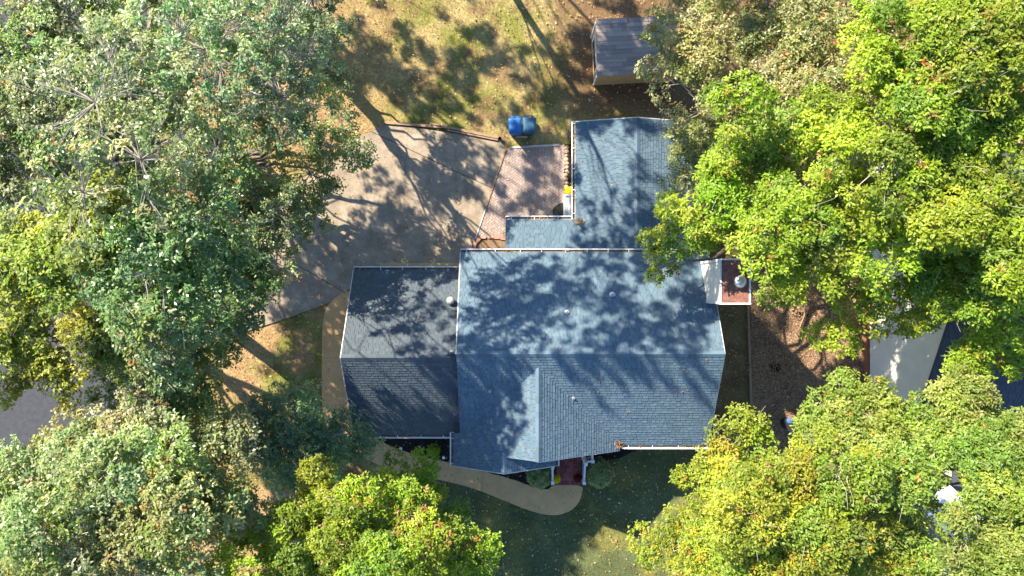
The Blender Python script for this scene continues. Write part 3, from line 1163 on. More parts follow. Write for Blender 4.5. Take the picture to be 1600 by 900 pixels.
p = at(805, 196, 1.05)
mk_bin('wheelie_bin', p[:2], M_BINLIGHT, M_BINLIGHT, 'bright blue wheeled bin, the lighter one of the pair on the lawn', RAD(3))
p = at(827, 195, 1.05)
mk_bin('wheelie_bin', p[:2], M_BINSHADE, M_BINSHADE, 'blue wheeled bin, shade painted into its colour, touching the right side of the brighter one', RAD(-1))

b = MB()
p = at(815.5, 214)
b.box((p[0], p[1], 0.02), (0.52, 0.075, 0.06), RAD(-2))
tag(part('board', b, M_GREYWOOD), 'short pale grey board lying on the ground just below the blue bins', 'board')

# old timbers along the top of the drive
for k, (a, c, lab) in enumerate((((600, 192), (690, 199), 'mossy far half of old timber edging along the top of the driveway'),
                                 ((672, 194), (780, 216), 'long weathered timber edging the driveway between trees and blue bins'),
                                 ((700, 204), (778, 219.5), 'thinner broken timber lying just inside the long driveway edging'))):
    p, q = at(*a), at(*c)
    d = q - p
    m_ = (p + q) / 2
    b = MB()
    b.box((m_[0], m_[1], 0.06), (np.linalg.norm(d), 0.11 if k < 2 else 0.06, 0.13), math.atan2(d[1], d[0]))
    tag(part('edging_timber', b, M_TIMBER), lab, 'timber', 'timbers edging the drive')
b = MB()
p = at(781, 217.5)
b.lathe((p[0], p[1], 0.0), [(0.07, 0), (0.09, 0.18), (0.075, 0.18), (0.06, 0.05)], 12)
tag(part('plant_pot', b, M_BLACK), 'small black pot at the right end of the driveway timber', 'pot')

# strip of edging between drive and patio
p, q = at(791, 232), at(743, 373)
d = q - p
for k, (t0, t1, m_) in enumerate(((0, 0.33, M_TIMBER), (0.335, 0.66, M_TIMBER), (0.665, 1.0, M_GREYWOOD))):
    a, c = p + d * t0, p + d * t1
    mm = (a + c) / 2
    b = MB()
    b.box((mm[0], mm[1], 0.035), (np.linalg.norm(c - a) - 0.02, 0.055, 0.07), math.atan2(d[1], d[0]))
    tag(part('edging_strip', b, m_), ('upper', 'middle', 'lower, palest')[k] + ' strip of edging board between driveway and paver patio', 'edging', 'boards edging the patio')
p, q = at(796, 231), at(874, 226.5)
d = q - p
for k in range(3):
    a, c = p + d * k / 3, p + d * (k + 1) / 3
    mm = (a + c) / 2
    b = MB()
    b.box((mm[0], mm[1], 0.035), (np.linalg.norm(c - a) - 0.015, 0.09, 0.07), math.atan2(d[1], d[0]) + 0.01 * (k - 1))
    tag(part('edging_stone', b, M_GREYWOOD), ('left', 'middle', 'right')[k] + ' pale edging stone along the top of the paver patio', 'edging stone', 'stones topping the patio')

# red scalloped blocks round the little planting bed
blocks = [(755, 371, 0), (767, 370.6, 0.05), (776.5, 371.5, -0.05), (786, 373, -0.15), (747.5, 375.5, 0.8), (743, 381, 1.15), (741.5, 388.5, 1.5)]
lab = ['pale red edging block at the top left corner of the small bed', 'lit red edging block, second along the top of the small bed', 'red edging block third along the top of the small bed',
       'red edging block touching the rear roof eave by the small bed', 'red edging block on the curved corner of the small bed', 'red edging block halfway down the left of the small bed', 'dark red edging block nearest the main roof gutter at the small bed']
for (px, py, r), l_ in zip(blocks, lab):
    p = at(px, py)
    b = MB()
    b.prism([(p[0] + u * math.cos(r) - w_ * math.sin(r), p[1] + u * math.sin(r) + w_ * math.cos(r)) for u, w_ in ((-0.14, -0.07), (0.14, -0.07), (0.145, 0.03), (0.08, 0.085), (0, 0.10), (-0.08, 0.085), (-0.145, 0.03))],
            0, 0.17 + rng.uniform(-0.01, 0.02), np.ones(3) * rng.uniform(0.85, 1.15), inset=0.01)
    tag(part('edging_block', b, M_REDBLOCK), l_, 'edging block', 'red blocks round the small bed')

# cobbles along the side bed
NC = 12
ORD = ('topmost', 'second', 'third', 'fourth', 'fifth', 'sixth', 'seventh', 'eighth', 'ninth', 'tenth', 'eleventh', 'lowest')
for k in range(NC):
    py = 231 + k * 6.1
    p = at(884.5 + rng.uniform(-0.8, 1.2), py)
    b = MB()
    r = rng.uniform(0.085, 0.125)
    b.lathe((p[0], p[1], 0), [(r * 0.9, 0), (r, 0.03), (r * 0.85, 0.055), (r * 0.4, 0.075)], 9, np.array([1, 1, 1]) * rng.uniform(0.75, 1.3))
    b.v[-1][:, 1] = p[1] + (b.v[-1][:, 1] - p[1]) * rng.uniform(0.75, 1.0)
    o = part('cobble', b, M_STONE, None, True)
    tag(o, ORD[k] + (' from the top' if 0 < k < NC - 1 else '') + ' of the tan cobbles between paver patio and dark side bed', 'stone', 'cobbles edging the side bed')

# half-round door mat
b = MB()
p = at(880.5, 331)
th = np.linspace(math.pi / 2, 3 * math.pi / 2, 17)
b.prism([(p[0] + 0.52 * math.cos(a), p[1] + 0.42 * math.sin(a)) for a in th], 0.038, 0.056)
tag(part('doormat', b, M_BLACK), 'black half-round mat on the pavers beside the white stoop', 'mat')


# ------------------------------------------------------------------ foliage
def leaves_from(cent, axis, n_leaf, ln, wd, g, colors, droop=0.25, fold=0.18, jitter=0.35):
    """a rosette of n_leaf leaves round every centre. colors (N,3)"""
    N = len(cent)
    ax = axis / np.linalg.norm(axis, axis=1, keepdims=True)
    ref = np.where(np.abs(ax[:, 2:3]) < 0.9, np.array([[0, 0, 1.0]]), np.array([[1.0, 0, 0]]))
    u = np.cross(ax, ref)
    u /= np.linalg.norm(u, axis=1, keepdims=True)
    v = np.cross(ax, u)
    ph = g.uniform(0, 2 * math.pi, (N, 1)) + np.arange(n_leaf)[None] * (2 * math.pi / n_leaf) + g.normal(0, 0.35, (N, n_leaf))
    up = g.uniform(-droop, 0.75, (N, n_leaf))
    d = u[:, None] * np.cos(ph)[..., None] + v[:, None] * np.sin(ph)[..., None] + ax[:, None] * up[..., None] + g.normal(0, jitter * 0.4, (N, n_leaf, 3))
    d /= np.linalg.norm(d, axis=-1, keepdims=True)
    nrm = ax[:, None] + g.normal(0, jitter, (N, n_leaf, 3))
    s = np.cross(d, nrm)
    s /= np.maximum(np.linalg.norm(s, axis=-1, keepdims=True), 1e-6)
    nn = np.cross(s, d)
    L_ = (ln * g.uniform(0.65, 1.25, (N, n_leaf)))[..., None]
    W_ = (wd * g.uniform(0.75, 1.25, (N, n_leaf)))[..., None]
    base = cent[:, None] + d * 0.12 * L_ + g.normal(0, 0.03, (N, n_leaf, 3))
    tip = base + d * L_ - nn * L_ * 0.15
    mid = base + d * L_ * 0.55 + nn * L_ * fold * 0.5
    r_ = mid + s * W_ * 0.5
    l_ = mid - s * W_ * 0.5
    V = np.stack([base, r_, tip, l_], 2).reshape(-1, 3)
    c = colors[:, None] * g.uniform(0.78, 1.25, (N, n_leaf, 1)) * (1 + g.normal(0, 0.05, (N, n_leaf, 3)))
    C = np.repeat(np.clip(c, 0.004, 0.9).reshape(-1, 3), 4, axis=0)
    return V, C


LEAF_COUNT = [0]


def tree(name, label, base, lobes, palette, seed, leaf=(0.17, 0.085), m=None, dens=1.0, trunk_r=0.32, group=None, accents=(), twig=True, n_leaf=7, flat=0.72, rc=(0.34, 0.68), ros=24, cat='tree', limb=1.0, split=True):
    """lobes: world (x, y, z, r). palette: list of (rgb, weight). accents: (rgb, chance per rosette, only-lobe-indices or None)"""
    g = np.random.default_rng(seed)
    m = m or M_LEAF
    bx, by = base
    t = thing(name, (bx, by, 0), label, cat, group)
    lob = np.array([tuple(q) + ((1.0,) if len(q) == 4 else ()) for q in lobes], float)
    main_lob = lob.copy()
    src = np.arange(len(lob))
    if split:          # break each big lobe into uneven lesser ones
        out, src = [], []
        for oi, (lx, ly, lz, lr, ld) in enumerate(lob):
            if lr < 0.9 or ld <= 0.6:      # open, lacy crown parts stay whole
                out.append((lx, ly, lz, lr * (1.25 if ld <= 0.6 else 1.0), ld))
                src.append(oi)
                continue
            a0 = g.uniform(0, 6.28)
            for k in range(3):
                a1 = a0 + k * 2.09 + g.normal(0, 0.35)
                q = g.uniform(0.42, 0.62) * lr
                out.append((lx + q * math.cos(a1), ly + q * math.sin(a1), lz + g.normal(0, 0.38) * lr * 0.6, lr * g.uniform(0.5, 0.72), ld))
                src.append(oi)
        lob = np.array(out)
    cen = np.average(lob[:, :3], axis=0, weights=lob[:, 3] ** 2)
    zt = float(np.average(lob[:, 2], weights=lob[:, 4])) + 0.8
    # trunk
    fork = np.array([bx + (cen[0] - bx) * 0.35, by + (cen[1] - by) * 0.35, cen[2] * 0.55])
    top = np.array([bx + (cen[0] - bx) * 0.8, by + (cen[1] - by) * 0.8, zt * 0.92])
    s = np.linspace(0, 1, 9)
    P0 = np.array([bx, by, -0.2])
    pts = ((1 - s) ** 2)[:, None] * P0 + (2 * s * (1 - s))[:, None] * fork + (s ** 2)[:, None] * top
    pts[1:-1, :2] += g.normal(0, 0.08, (7, 2))
    rad = trunk_r * (1 - 0.85 * s) ** 0.9
    rad[0] *= 1.35
    b_ = MB()
    b_.tube(pts, rad, 9)
    part('trunk', b_, M_BARK, t, True)
    tw = MB()
    CL, AX, CO = [], [], []
    pal = np.array([c for c, _ in palette])
    pw = np.array([w_ for _, w_ in palette], float)
    pw /= pw.sum()
    # limbs, each leaving the trunk at its own height and bending up into its lobe
    for (lx, ly, lz, lr, ld) in main_lob:
        e = np.array([lx, ly, lz - 0.25 * lr])
        zz_ = np.clip(lz * g.uniform(0.35, 0.72), 1.5, pts[-1, 2] - 0.3)
        k = int(np.clip(np.searchsorted(pts[:, 2], zz_), 1, 8))
        f = (zz_ - pts[k - 1, 2]) / max(pts[k, 2] - pts[k - 1, 2], 1e-6)
        a = pts[k - 1] + (pts[k] - pts[k - 1]) * np.clip(f, 0, 1)
        dist = np.linalg.norm(e - a)
        side = np.cross(e - a, (0, 0, 1.0)) * g.normal(0, 0.14)
        mid = (a + e) / 2 + side + np.array([0, 0, -0.10 * dist * g.uniform(0.2, 1.0)])
        s5 = np.linspace(0, 1, 9)[:, None]
        lp = (1 - s5) ** 2 * a + 2 * s5 * (1 - s5) * mid + s5 ** 2 * e
        lp[1:-1] += g.normal(0, 0.045 * dist ** 0.5, (7, 3))
        lb = MB()
        r0 = limb * (1.0 if ld > 0.5 else 0.45) * min(rad[k] * 0.6, 0.035 + 0.014 * dist)
        lb.tube(lp, np.linspace(r0, 0.022, 9), 6)
        part('limb', lb, M_BARK, t, True)
    for li, (lx, ly, lz, lr, ld) in enumerate(lob):
        e = np.array([lx, ly, lz])
        ml = main_lob[src[li]]
        o_ = np.array([ml[0], ml[1], ml[2] - 0.25 * ml[3]])
        if twig and np.linalg.norm(e - o_) > 0.2:
            tw.tube([o_, (o_ + e) / 2 + g.normal(0, 0.10, 3), e], [0.028, 0.022, 0.015], 5, cap=False)
        # leaf clumps through the upper shell of the lobe
        nc = max(1, int(11.0 * dens * ld * lr ** 2 * (1.5 if ld <= 0.6 else 1.0) + g.random()))
        d = g.normal(0, 1, (nc, 3))
        d[:, 2] = np.abs(d[:, 2]) * 0.9 - 0.35 * g.random(nc)
        d /= np.linalg.norm(d, axis=1, keepdims=True)
        rr = lr * g.uniform(0.35, 1.0, nc) ** 0.6
        cc = np.array([lx, ly, lz]) + d * rr[:, None] * np.array([1, 1, flat])
        crad = g.uniform(*rc, nc) * (0.72 if ld <= 0.6 else 1.0)
        pc = pal[g.choice(len(pal), nc, p=pw)] * g.uniform(0.82, 1.16) * (1 + g.normal(0, 0.05, 3))
        for ci in range(nc):
            nr = max(6, int(ros * (crad[ci] / 0.6) ** 2))
            dd = g.normal(0, 1, (nr, 3))
            dd[:, 2] = np.abs(dd[:, 2]) - 0.4 * g.random(nr)
            dd /= np.linalg.norm(dd, axis=1, keepdims=True)
            q = cc[ci] + dd * (crad[ci] * g.uniform(0.3, 1.0, nr) ** 0.5)[:, None] * np.array([1, 1, 0.6])
            CL.append(q)
            AX.append(dd * 0.6 + np.array([-0.3, 0.3, 0.95]) + g.normal(0, 0.25, (nr, 3)))
            col = np.tile(pc[ci], (nr, 1)) * g.uniform(0.85, 1.15)
            for (ac, ch_, only) in accents:
                if only is None or src[li] in only:
                    hit = g.random(nr) < ch_
                    col[hit] = np.array(ac) * g.uniform(0.8, 1.2, (hit.sum(), 1))
            CO.append(col)
            if twig and g.random() < 0.6:
                tp = cc[ci] + np.array([0, 0, 0.1])
                m2 = (e + tp) / 2 + g.normal(0, 0.12, 3)
                tw.tube([e, m2, tp], [0.022, 0.014, 0.006], 4, cap=False)
                for _ in range(2):
                    q2 = cc[ci] + g.normal(0, 1, 3) * crad[ci] * 0.6 + np.array([0, 0, 0.15])
                    tw.tube([m2, (m2 + q2) / 2 + g.normal(0, 0.05, 3), q2], [0.012, 0.008, 0.004], 4, cap=False)
    if tw.n:
        o = part('twigs', tw, M_TWIG, t)
        o['kind'] = 'stuff'
    CL, AX, CO = np.vstack(CL), np.vstack(AX), np.vstack(CO)
    V, C = leaves_from(CL, AX, n_leaf, leaf[0], leaf[1], g, CO)
    LEAF_COUNT[0] += len(V) // 4
    V -= np.array([bx, by, 0])
    o = link('crown', np_mesh('crown', V, 4, C, m), t)
    o['kind'] = 'stuff'
    return t


def PL(lst):
    out = []
    for (px, py, z, r, *k) in lst:
        p = at(px, py, z)
        out.append((p[0], p[1], z, r * (CAM_H - z) / FPX, *(k or [1.0])))
    return out


DKG = [((0.135, 0.225, 0.095), 3), ((0.165, 0.25, 0.09), 3), ((0.215, 0.28, 0.13), 2), ((0.29, 0.335, 0.19), 1.6)]
BLUEG = [((0.135, 0.235, 0.14), 3), ((0.165, 0.25, 0.14), 2), ((0.25, 0.31, 0.19), 2)]
SILVER = [((0.225, 0.285, 0.135), 3), ((0.30, 0.345, 0.195), 2), ((0.165, 0.24, 0.10), 3)]
YELG = [((0.22, 0.265, 0.040), 3), ((0.27, 0.295, 0.045), 2), ((0.160, 0.215, 0.045), 2)]
OLIVE = [((0.235, 0.265, 0.095), 3), ((0.31, 0.32, 0.15), 2), ((0.175, 0.225, 0.065), 2)]
BRIGHT = [((0.190, 0.275, 0.020), 3), ((0.245, 0.330, 0.026), 3), ((0.140, 0.225, 0.026), 2), ((0.29, 0.35, 0.04), 1.2)]
GOLD = [((0.255, 0.31, 0.030), 3), ((0.215, 0.295, 0.028), 3), ((0.31, 0.32, 0.03), 1.2), ((0.165, 0.24, 0.028), 1.8)]
FRESH = [((0.205, 0.295, 0.045), 3), ((0.265, 0.335, 0.075), 2), ((0.155, 0.24, 0.040), 2)]
RUST = (0.30, 0.15, 0.05)
TAN = (0.32, 0.20, 0.08)
GT = 'oaks round the house'

TREES = []
tree('oak_tree', 'grey-green oak at the top left whose crown edges the back lawn', (-8.9, 10.6),
     PL([(505, 35, 4.8, 55), (525, 115, 4.4, 36), (545, 60, 4.4, 24), (450, 95, 9, 55, 0.45), (420, 30, 9.5, 60, 0.5), (480, -20, 9, 70, 0.5), (380, 110, 9, 65, 0.5), (340, 40, 10, 75, 0.55), (430, 170, 8.5, 48, 0.45),
         (430, 60, 12.5, 80, 0.48), (380, 20, 13, 75, 0.48), (440, 150, 11.5, 70, 0.48), (330, 80, 14, 80, 0.48), (480, 90, 11, 50, 0.4)]),
     BLUEG, 101, m=M_LEAF_G, trunk_r=0.36, group=GT, accents=[(TAN, 0.01, None)], leaf=(0.135, 0.065), dens=1.7, rc=(0.18, 0.36), ros=34)
tree('oak_tree', 'large dark green oak overhanging the left side of the concrete driveway', (-12.4, 6.2),
     PL([(535, 212, 4.8, 44), (480, 205, 5.8, 72), (430, 270, 6.2, 85), (458, 335, 5.2, 58), (420, 378, 5.4, 60), (380, 330, 7, 88), (360, 220, 7.5, 88), (310, 290, 7.5, 85), (405, 425, 5, 42), (556, 240, 4.4, 26), (515, 275, 4.6, 28), (350, 400, 6, 60),
         (330, 250, 12.5, 60, 0.42), (270, 330, 13, 70, 0.42), (340, 320, 12.5, 55, 0.4), (340, 240, 10, 50, 0.5)]),
     DKG, 102, m=M_LEAF_G, trunk_r=0.40, group=GT, accents=[(TAN, 0.015, None)], leaf=(0.135, 0.066), dens=1.5, rc=(0.2, 0.4), ros=34)
tree('oak_tree', 'dark green oak beside the dry grass patch left of the tan walkway', (-14.2, -1.2),
     PL([(300, 420, 12, 85), (345, 480, 8.5, 65), (260, 500, 12, 85), (215, 430, 13, 85), (315, 575, 6.5, 58), (250, 585, 8.5, 65), (365, 545, 5.5, 30), (310, 640, 7, 62), (390, 470, 6, 35), (200, 540, 9, 50), (350, 430, 6.5, 55), (395, 440, 5.5, 40), (290, 480, 7, 60), (180, 600, 7, 50), (240, 640, 7, 45), (300, 365, 13, 75, 0.5), (250, 420, 13.5, 70, 0.5)]),
     [((0.11, 0.205, 0.09), 3), ((0.135, 0.235, 0.09), 3), ((0.205, 0.285, 0.09), 2)], 103, m=M_LEAF_G, trunk_r=0.36, group=GT, accents=[(RUST, 0.006, None)], leaf=(0.14, 0.072), dens=0.8, ros=34)
tree('oak_tree', 'tall pale-twigged oak filling the top left corner above the street', (-17.0, 9.5),
     PL([(60, 60, 9, 110), (170, 50, 8.5, 100), (265, 150, 8, 85), (160, 170, 9, 105), (40, 180, 9, 105), (250, -10, 8, 95), (220, 260, 8.5, 90), (100, 280, 9, 105), (5, 300, 9, 90), (-15, 110, 9, 90), (100, 120, 9, 80), (330, 150, 7, 60, 0.6), (250, 340, 8, 70, 0.55), (170, 350, 8.5, 75),
         (270, 150, 14, 80, 0.4), (220, 250, 14.5, 90, 0.4), (150, 160, 15, 90, 0.4), (280, 60, 14, 80, 0.4), (200, 340, 13, 70, 0.4), (130, 300, 14.5, 80, 0.4), (180, 110, 13, 70, 0.5)]),
     SILVER + DKG, 104, m=M_LEAF_G, trunk_r=0.46, group=GT, accents=[(TAN, 0.02, None)], leaf=(0.14, 0.07), dens=1.12, rc=(0.22, 0.48), ros=34, limb=0.6)
tree('oak_tree', 'yellow-green oak at the left edge reaching over the dark street', (-20.5, 1.0),
     PL([(40, 420, 12, 95), (130, 400, 13, 90), (60, 515, 9, 65), (150, 500, 9.5, 62), (45, 590, 8.5, 45), (105, 585, 8.5, 36), (-30, 500, 9.5, 90), (190, 455, 8.5, 50), (150, 350, 13, 70)]),
     YELG, 105, m=M_LEAF, trunk_r=0.38, group=GT, accents=[((0.3, 0.25, 0.02), 0.05, (4, 5))], leaf=(0.155, 0.08), ros=32)
tree('oak_tree', 'pale olive oak filling the bottom left corner beside the street', (-14.8, -9.6),
     PL([(120, 705, 9, 70), (205, 695, 9, 75), (60, 785, 10, 85), (160, 800, 11, 110), (280, 760, 10, 90), (260, 860, 11, 100), (100, 880, 11, 110), (30, 860, 10, 80), (330, 700, 8, 65), (365, 790, 9, 55), (-40, 810, 10, 90), (250, 650, 8, 50)]),
     SILVER + OLIVE, 106, m=M_LEAF_G, trunk_r=0.42, group=GT, accents=[(TAN, 0.02, None)], leaf=(0.145, 0.075), ros=34)
tree('dogwood_tree', 'small blue-green tree beside the walkway bend at the garage corner', (-9.3, -6.7),
     PL([(465, 640, 4.2, 42), (515, 672, 4.6, 42), (445, 690, 5.2, 52), (500, 725, 4.5, 48), (420, 645, 5, 42), (553, 690, 3.8, 30), (575, 690, 3.6, 18), (480, 610, 3.8, 22), (440, 735, 4.6, 40), (395, 690, 5, 40)]),
     [((0.14, 0.26, 0.145), 3), ((0.18, 0.29, 0.16), 2), ((0.25, 0.34, 0.17), 1.5)], 107, m=M_LEAF_G, trunk_r=0.14, leaf=(0.11, 0.06), dens=2.1, rc=(0.3, 0.55), cat='tree', ros=32)
tree('oak_tree', 'bright green oak with orange tips at the bottom left of the front lawn', (-7.0, -12.0),
     PL([(560, 800, 8, 50), (480, 830, 8.5, 65), (620, 770, 7, 40), (640, 830, 7.5, 50), (420, 870, 9, 70), (700, 858, 7, 48), (560, 880, 9, 80), (748, 868, 6.5, 26), (660, 890, 8, 60), (500, 770, 7, 40), (380, 820, 8, 50), (655, 745, 4.5, 34), (690, 795, 4.2, 30), (600, 730, 4.5, 24)]),
     BRIGHT, 108, m=M_LEAF, trunk_r=0.34, group=GT, accents=[(RUST, 0.16, (3, 8)), ((0.33, 0.16, 0.05), 0.10, (0, 5)), (TAN, 0.015, None)], leaf=(0.138, 0.062), ros=48)
tree('oak_tree', 'olive oak overhanging the small shed and the end of the rear roof', (9.0, 8.3),
     PL([(1060, 60, 5.7, 62), (1130, 40, 6.7, 80), (1090, 150, 5.7, 66), (1180, 120, 6.7, 80), (1062, 225, 4.3, 42), (1110, 250, 4.3, 44), (1050, 290, 4.3, 24), (1160, 200, 5.7, 60), (1225, 50, 7.7, 80), (1295, 60, 8.5, 70), (1300, 140, 9, 60), (1240, 130, 8, 60), (1350, 20, 9, 70), (1025, 45, 4.7, 26)]),
     OLIVE, 109, m=M_LEAF_G, trunk_r=0.34, group=GT, accents=[(TAN, 0.05, None)], leaf=(0.13, 0.062), dens=0.75, ros=34)
tree('oak_tree', 'bright green oak hanging over the chimney and right end of the main roof', (12.3, 4.0),
     PL([(1120, 330, 8.5, 56), (1062, 350, 7.3, 32), (1080, 390, 7.5, 32), (1032, 420, 6.6, 22), (1025, 375, 6.6, 16), (1170, 270, 9.5, 75), (1230, 350, 10, 85), (1165, 370, 8, 40), (1300, 300, 11, 95), (1280, 410, 10, 70), (1210, 435, 8, 34),
         (1330, 465, 8.5, 52), (1300, 505, 8, 34), (1400, 390, 10.5, 75), (1425, 425, 9.5, 45), (1370, 340, 10, 70), (1270, 220, 10, 70), (1380, 230, 11.5, 95), (1150, 165, 11.5, 42), (1045, 305, 5, 18)]),
     BRIGHT, 110, m=M_LEAF, trunk_r=0.40, group=GT, accents=[(RUST, 0.012, None), ((0.33, 0.10, 0.04), 0.004, None)], leaf=(0.148, 0.064), dens=0.65, ros=50)
tree('oak_tree', 'bright green oak filling the top right corner over the neighbouring house', (18.6, 5.2),
     PL([(1480, 120, 12, 105), (1560, 200, 12, 110), (1500, 300, 11.5, 95), (1580, 330, 12, 100), (1440, 40, 12, 90), (1560, 50, 13, 110), (1500, 415, 10, 70), (1570, 440, 10, 85), (1440, 470, 8.5, 42), (1530, 535, 8.5, 45), (1502, 590, 7.5, 22), (1605, 555, 8, 45), (1385, 115, 12, 75)]),
     BRIGHT, 111, m=M_LEAF, trunk_r=0.42, group=GT, accents=[(RUST, 0.012, None), ((0.33, 0.10, 0.04), 0.004, None)], leaf=(0.148, 0.064), ros=50)
tree('oak_tree', 'golden yellow-green oak at the lower right corner of the front lawn', (9.8, -9.8),
     PL([(1150, 685, 8, 50), (1200, 740, 9, 75), (1115, 745, 8, 44), (1110, 815, 8, 62), (1190, 820, 10, 90), (1280, 760, 10, 80), (1050, 862, 7.5, 42), (1150, 890, 9, 80), (1260, 870, 10, 90), (1350, 880, 9, 70), (1330, 800, 9.5, 60), (1075, 735, 5, 20)]),
     GOLD, 112, m=M_LEAF, trunk_r=0.34, group=GT, accents=[((0.40, 0.29, 0.02), 0.09, (6, 7, 8, 9)), (RUST, 0.01, None)], leaf=(0.135, 0.063), ros=50)
tree('oak_tree', 'light green oak on the right between woodchip bed and white car', (15.6, -7.6),
     PL([(1300, 645, 8.5, 50), (1350, 690, 9.5, 75), (1400, 645, 8.5, 48), (1280, 690, 9, 42), (1420, 715, 10, 62), (1500, 645, 9, 55), (1560, 690, 10, 80), (1562, 785, 10.5, 62), (1480, 690, 9.5, 45), (1395, 780, 9, 45), (1440, 865, 9, 55), (1545, 860, 10, 75), (1605, 740, 10, 80), (1605, 850, 10, 80), (1380, 835, 8.5, 48)]),
     FRESH, 113, m=M_LEAF, trunk_r=0.38, group=GT, accents=[((0.3, 0.2, 0.03), 0.015, None)], leaf=(0.145, 0.06), ros=50)
# tall oaks of the wood beyond the top edge: their lowest leaves show there and their shade lies on drive, lawn and roof
tree('oak_tree', 'oak beyond the back lawn, only its lowest leaves showing at the top', (-2.5, 18.0),
     [(-4.6, 11.0, 9.4, 1.1), (-6.2, 11.4, 10.2, 1.3), (-5.5, 12.6, 14, 2.0, 0.5), (-4.6, 12.2, 14.5, 1.7, 0.5), (-4.5, 15, 17, 2.4, 0.5), (-3.2, 14.2, 14, 1.7, 0.5), (-7.5, 12.0, 15.5, 2.0, 0.5), (-3.6, 9.9, 16.5, 1.5, 0.55), (-6.2, 10.0, 17, 1.6, 0.55), (-8.2, 10.6, 17, 1.5, 0.55), (-4.8, 11.6, 18, 1.5, 0.55),
      (-6.5, 9.0, 17.5, 1.15, 0.6), (-5.0, 9.0, 18.2, 1.05, 0.6), (-7.6, 9.2, 18.2, 1.15, 0.6), (-8.8, 9.0, 18, 1.0, 0.6)],
     BRIGHT, 114, m=M_LEAF, trunk_r=0.2, limb=0.35, group=GT, leaf=(0.15, 0.08), dens=0.95, rc=(0.2, 0.4), ros=34)
tree('oak_tree', 'oak of the wood beyond the top edge, standing behind the shed', (1.6, 20.4),
     [(0.5, 17.2, 12, 2.2), (3.0, 18.2, 12.5, 2.0), (1.4, 19.5, 15.0, 2.6), (-1.2, 17.4, 13.5, 2.0), (4.0, 20.8, 13, 2.2), (-1.0, 20.5, 14, 2.2)],
     OLIVE, 115, m=M_LEAF, trunk_r=0.16, limb=0.5, group=GT, leaf=(0.22, 0.11), dens=0.9, twig=False, rc=(0.18, 0.38))
tree('oak_tree', 'oak of the wood beyond the top edge whose shade dapples the bare soil', (-5.5, 22.0),
     [(-6.5, 19.4, 11.5, 2.2), (-4.0, 19.8, 12.5, 2.2), (-5.4, 21.5, 15.0, 2.8), (-8.2, 21.4, 13.5, 2.4), (-2.6, 22.5, 13, 2.4), (-5.0, 24.5, 13, 2.4), (-6.8, 18.6, 14.5, 1.6)],
     OLIVE, 116, m=M_LEAF, trunk_r=0.16, limb=0.5, group=GT, leaf=(0.22, 0.11), dens=0.85, twig=False, rc=(0.18, 0.38))
tree('oak_tree', 'oak of the wood beyond the top edge whose shade dapples the lawn', (-13.5, 15.5),
     [(-12.5, 15.2, 10.5, 1.9), (-10.0, 15.6, 11.0, 1.9), (-11.4, 17.5, 14.0, 2.4), (-14.2, 17.0, 12.0, 2.0), (-8.6, 18.5, 12, 2.2), (-11.0, 20.5, 12, 2.2), (-9.0, 14.4, 13.0, 1.4)],
     DKG, 117, m=M_LEAF, trunk_r=0.16, limb=0.5, group=GT, leaf=(0.22, 0.11), dens=0.36, twig=False, rc=(0.18, 0.36))
tree('oak_tree', 'oak of the wood far beyond the top left corner shading the lawn edge', (-18.5, 20.6),
     [(-17.0, 19.6, 10.5, 2.2), (-14.4, 20.0, 10.5, 2.2), (-15.6, 21.6, 13.0, 2.6), (-18.6, 21.6, 12, 2.2), (-13.0, 22.6, 11.5, 2.2)],
     DKG, 119, m=M_LEAF, trunk_r=0.16, limb=0.3, group=GT, leaf=(0.22, 0.11), dens=0.5, twig=False, rc=(0.18, 0.36))


# low shrubs and flowers
def bush(name, label, c, r, h, palette, seed, m, n, leaf, cat, stems=True, group=None, parent_extra=None):
    g = np.random.default_rng(seed)
    x, y = c
    t = thing(name, (x, y, 0.0), label, cat, group)
    d = g.normal(0, 1, (n, 3))
    d[:, 2] = np.abs(d[:, 2]) * 1.1 - 0.15
    d /= np.linalg.norm(d, axis=1, keepdims=True)
    lump = 1 + 0.10 * np.sin(d[:, 0] * 7 + seed) * np.cos(d[:, 1] * 6) + 0.06 * np.sin(d[:, 2] * 9 + 2)
    rad = lump * g.uniform(0.82, 1.02, n)
    q = np.array([x, y, h * 0.45]) + d * rad[:, None] * np.array([r, r, h * 0.55])
    pal = np.array([p_ for p_, _ in palette])
    pw = np.array([w_ for _, w_ in palette], float)
    col = pal[g.choice(len(pal), n, p=pw / pw.sum())]
    V, C = leaves_from(q, d + g.normal(0, 0.25, (n, 3)), 5, leaf[0], leaf[1], g, col)
    o = link('foliage', np_mesh('foliage', V - np.array([x, y, 0]), 4, C, m), t)
    o['kind'] = 'stuff'
    if stems:
        for k in range(5):
            a = k * 1.257 + 0.3
            b_ = MB()
            b_.tube([(x + 0.04 * math.cos(a), y + 0.04 * math.sin(a), 0), (x + 0.3 * r * math.cos(a), y + 0.3 * r * math.sin(a), h * 0.4), (x + 0.6 * r * math.cos(a), y + 0.6 * r * math.sin(a), h * 0.7)], [0.025, 0.018, 0.008], 5)
            part('stem', b_, M_BARK, t)
    return t


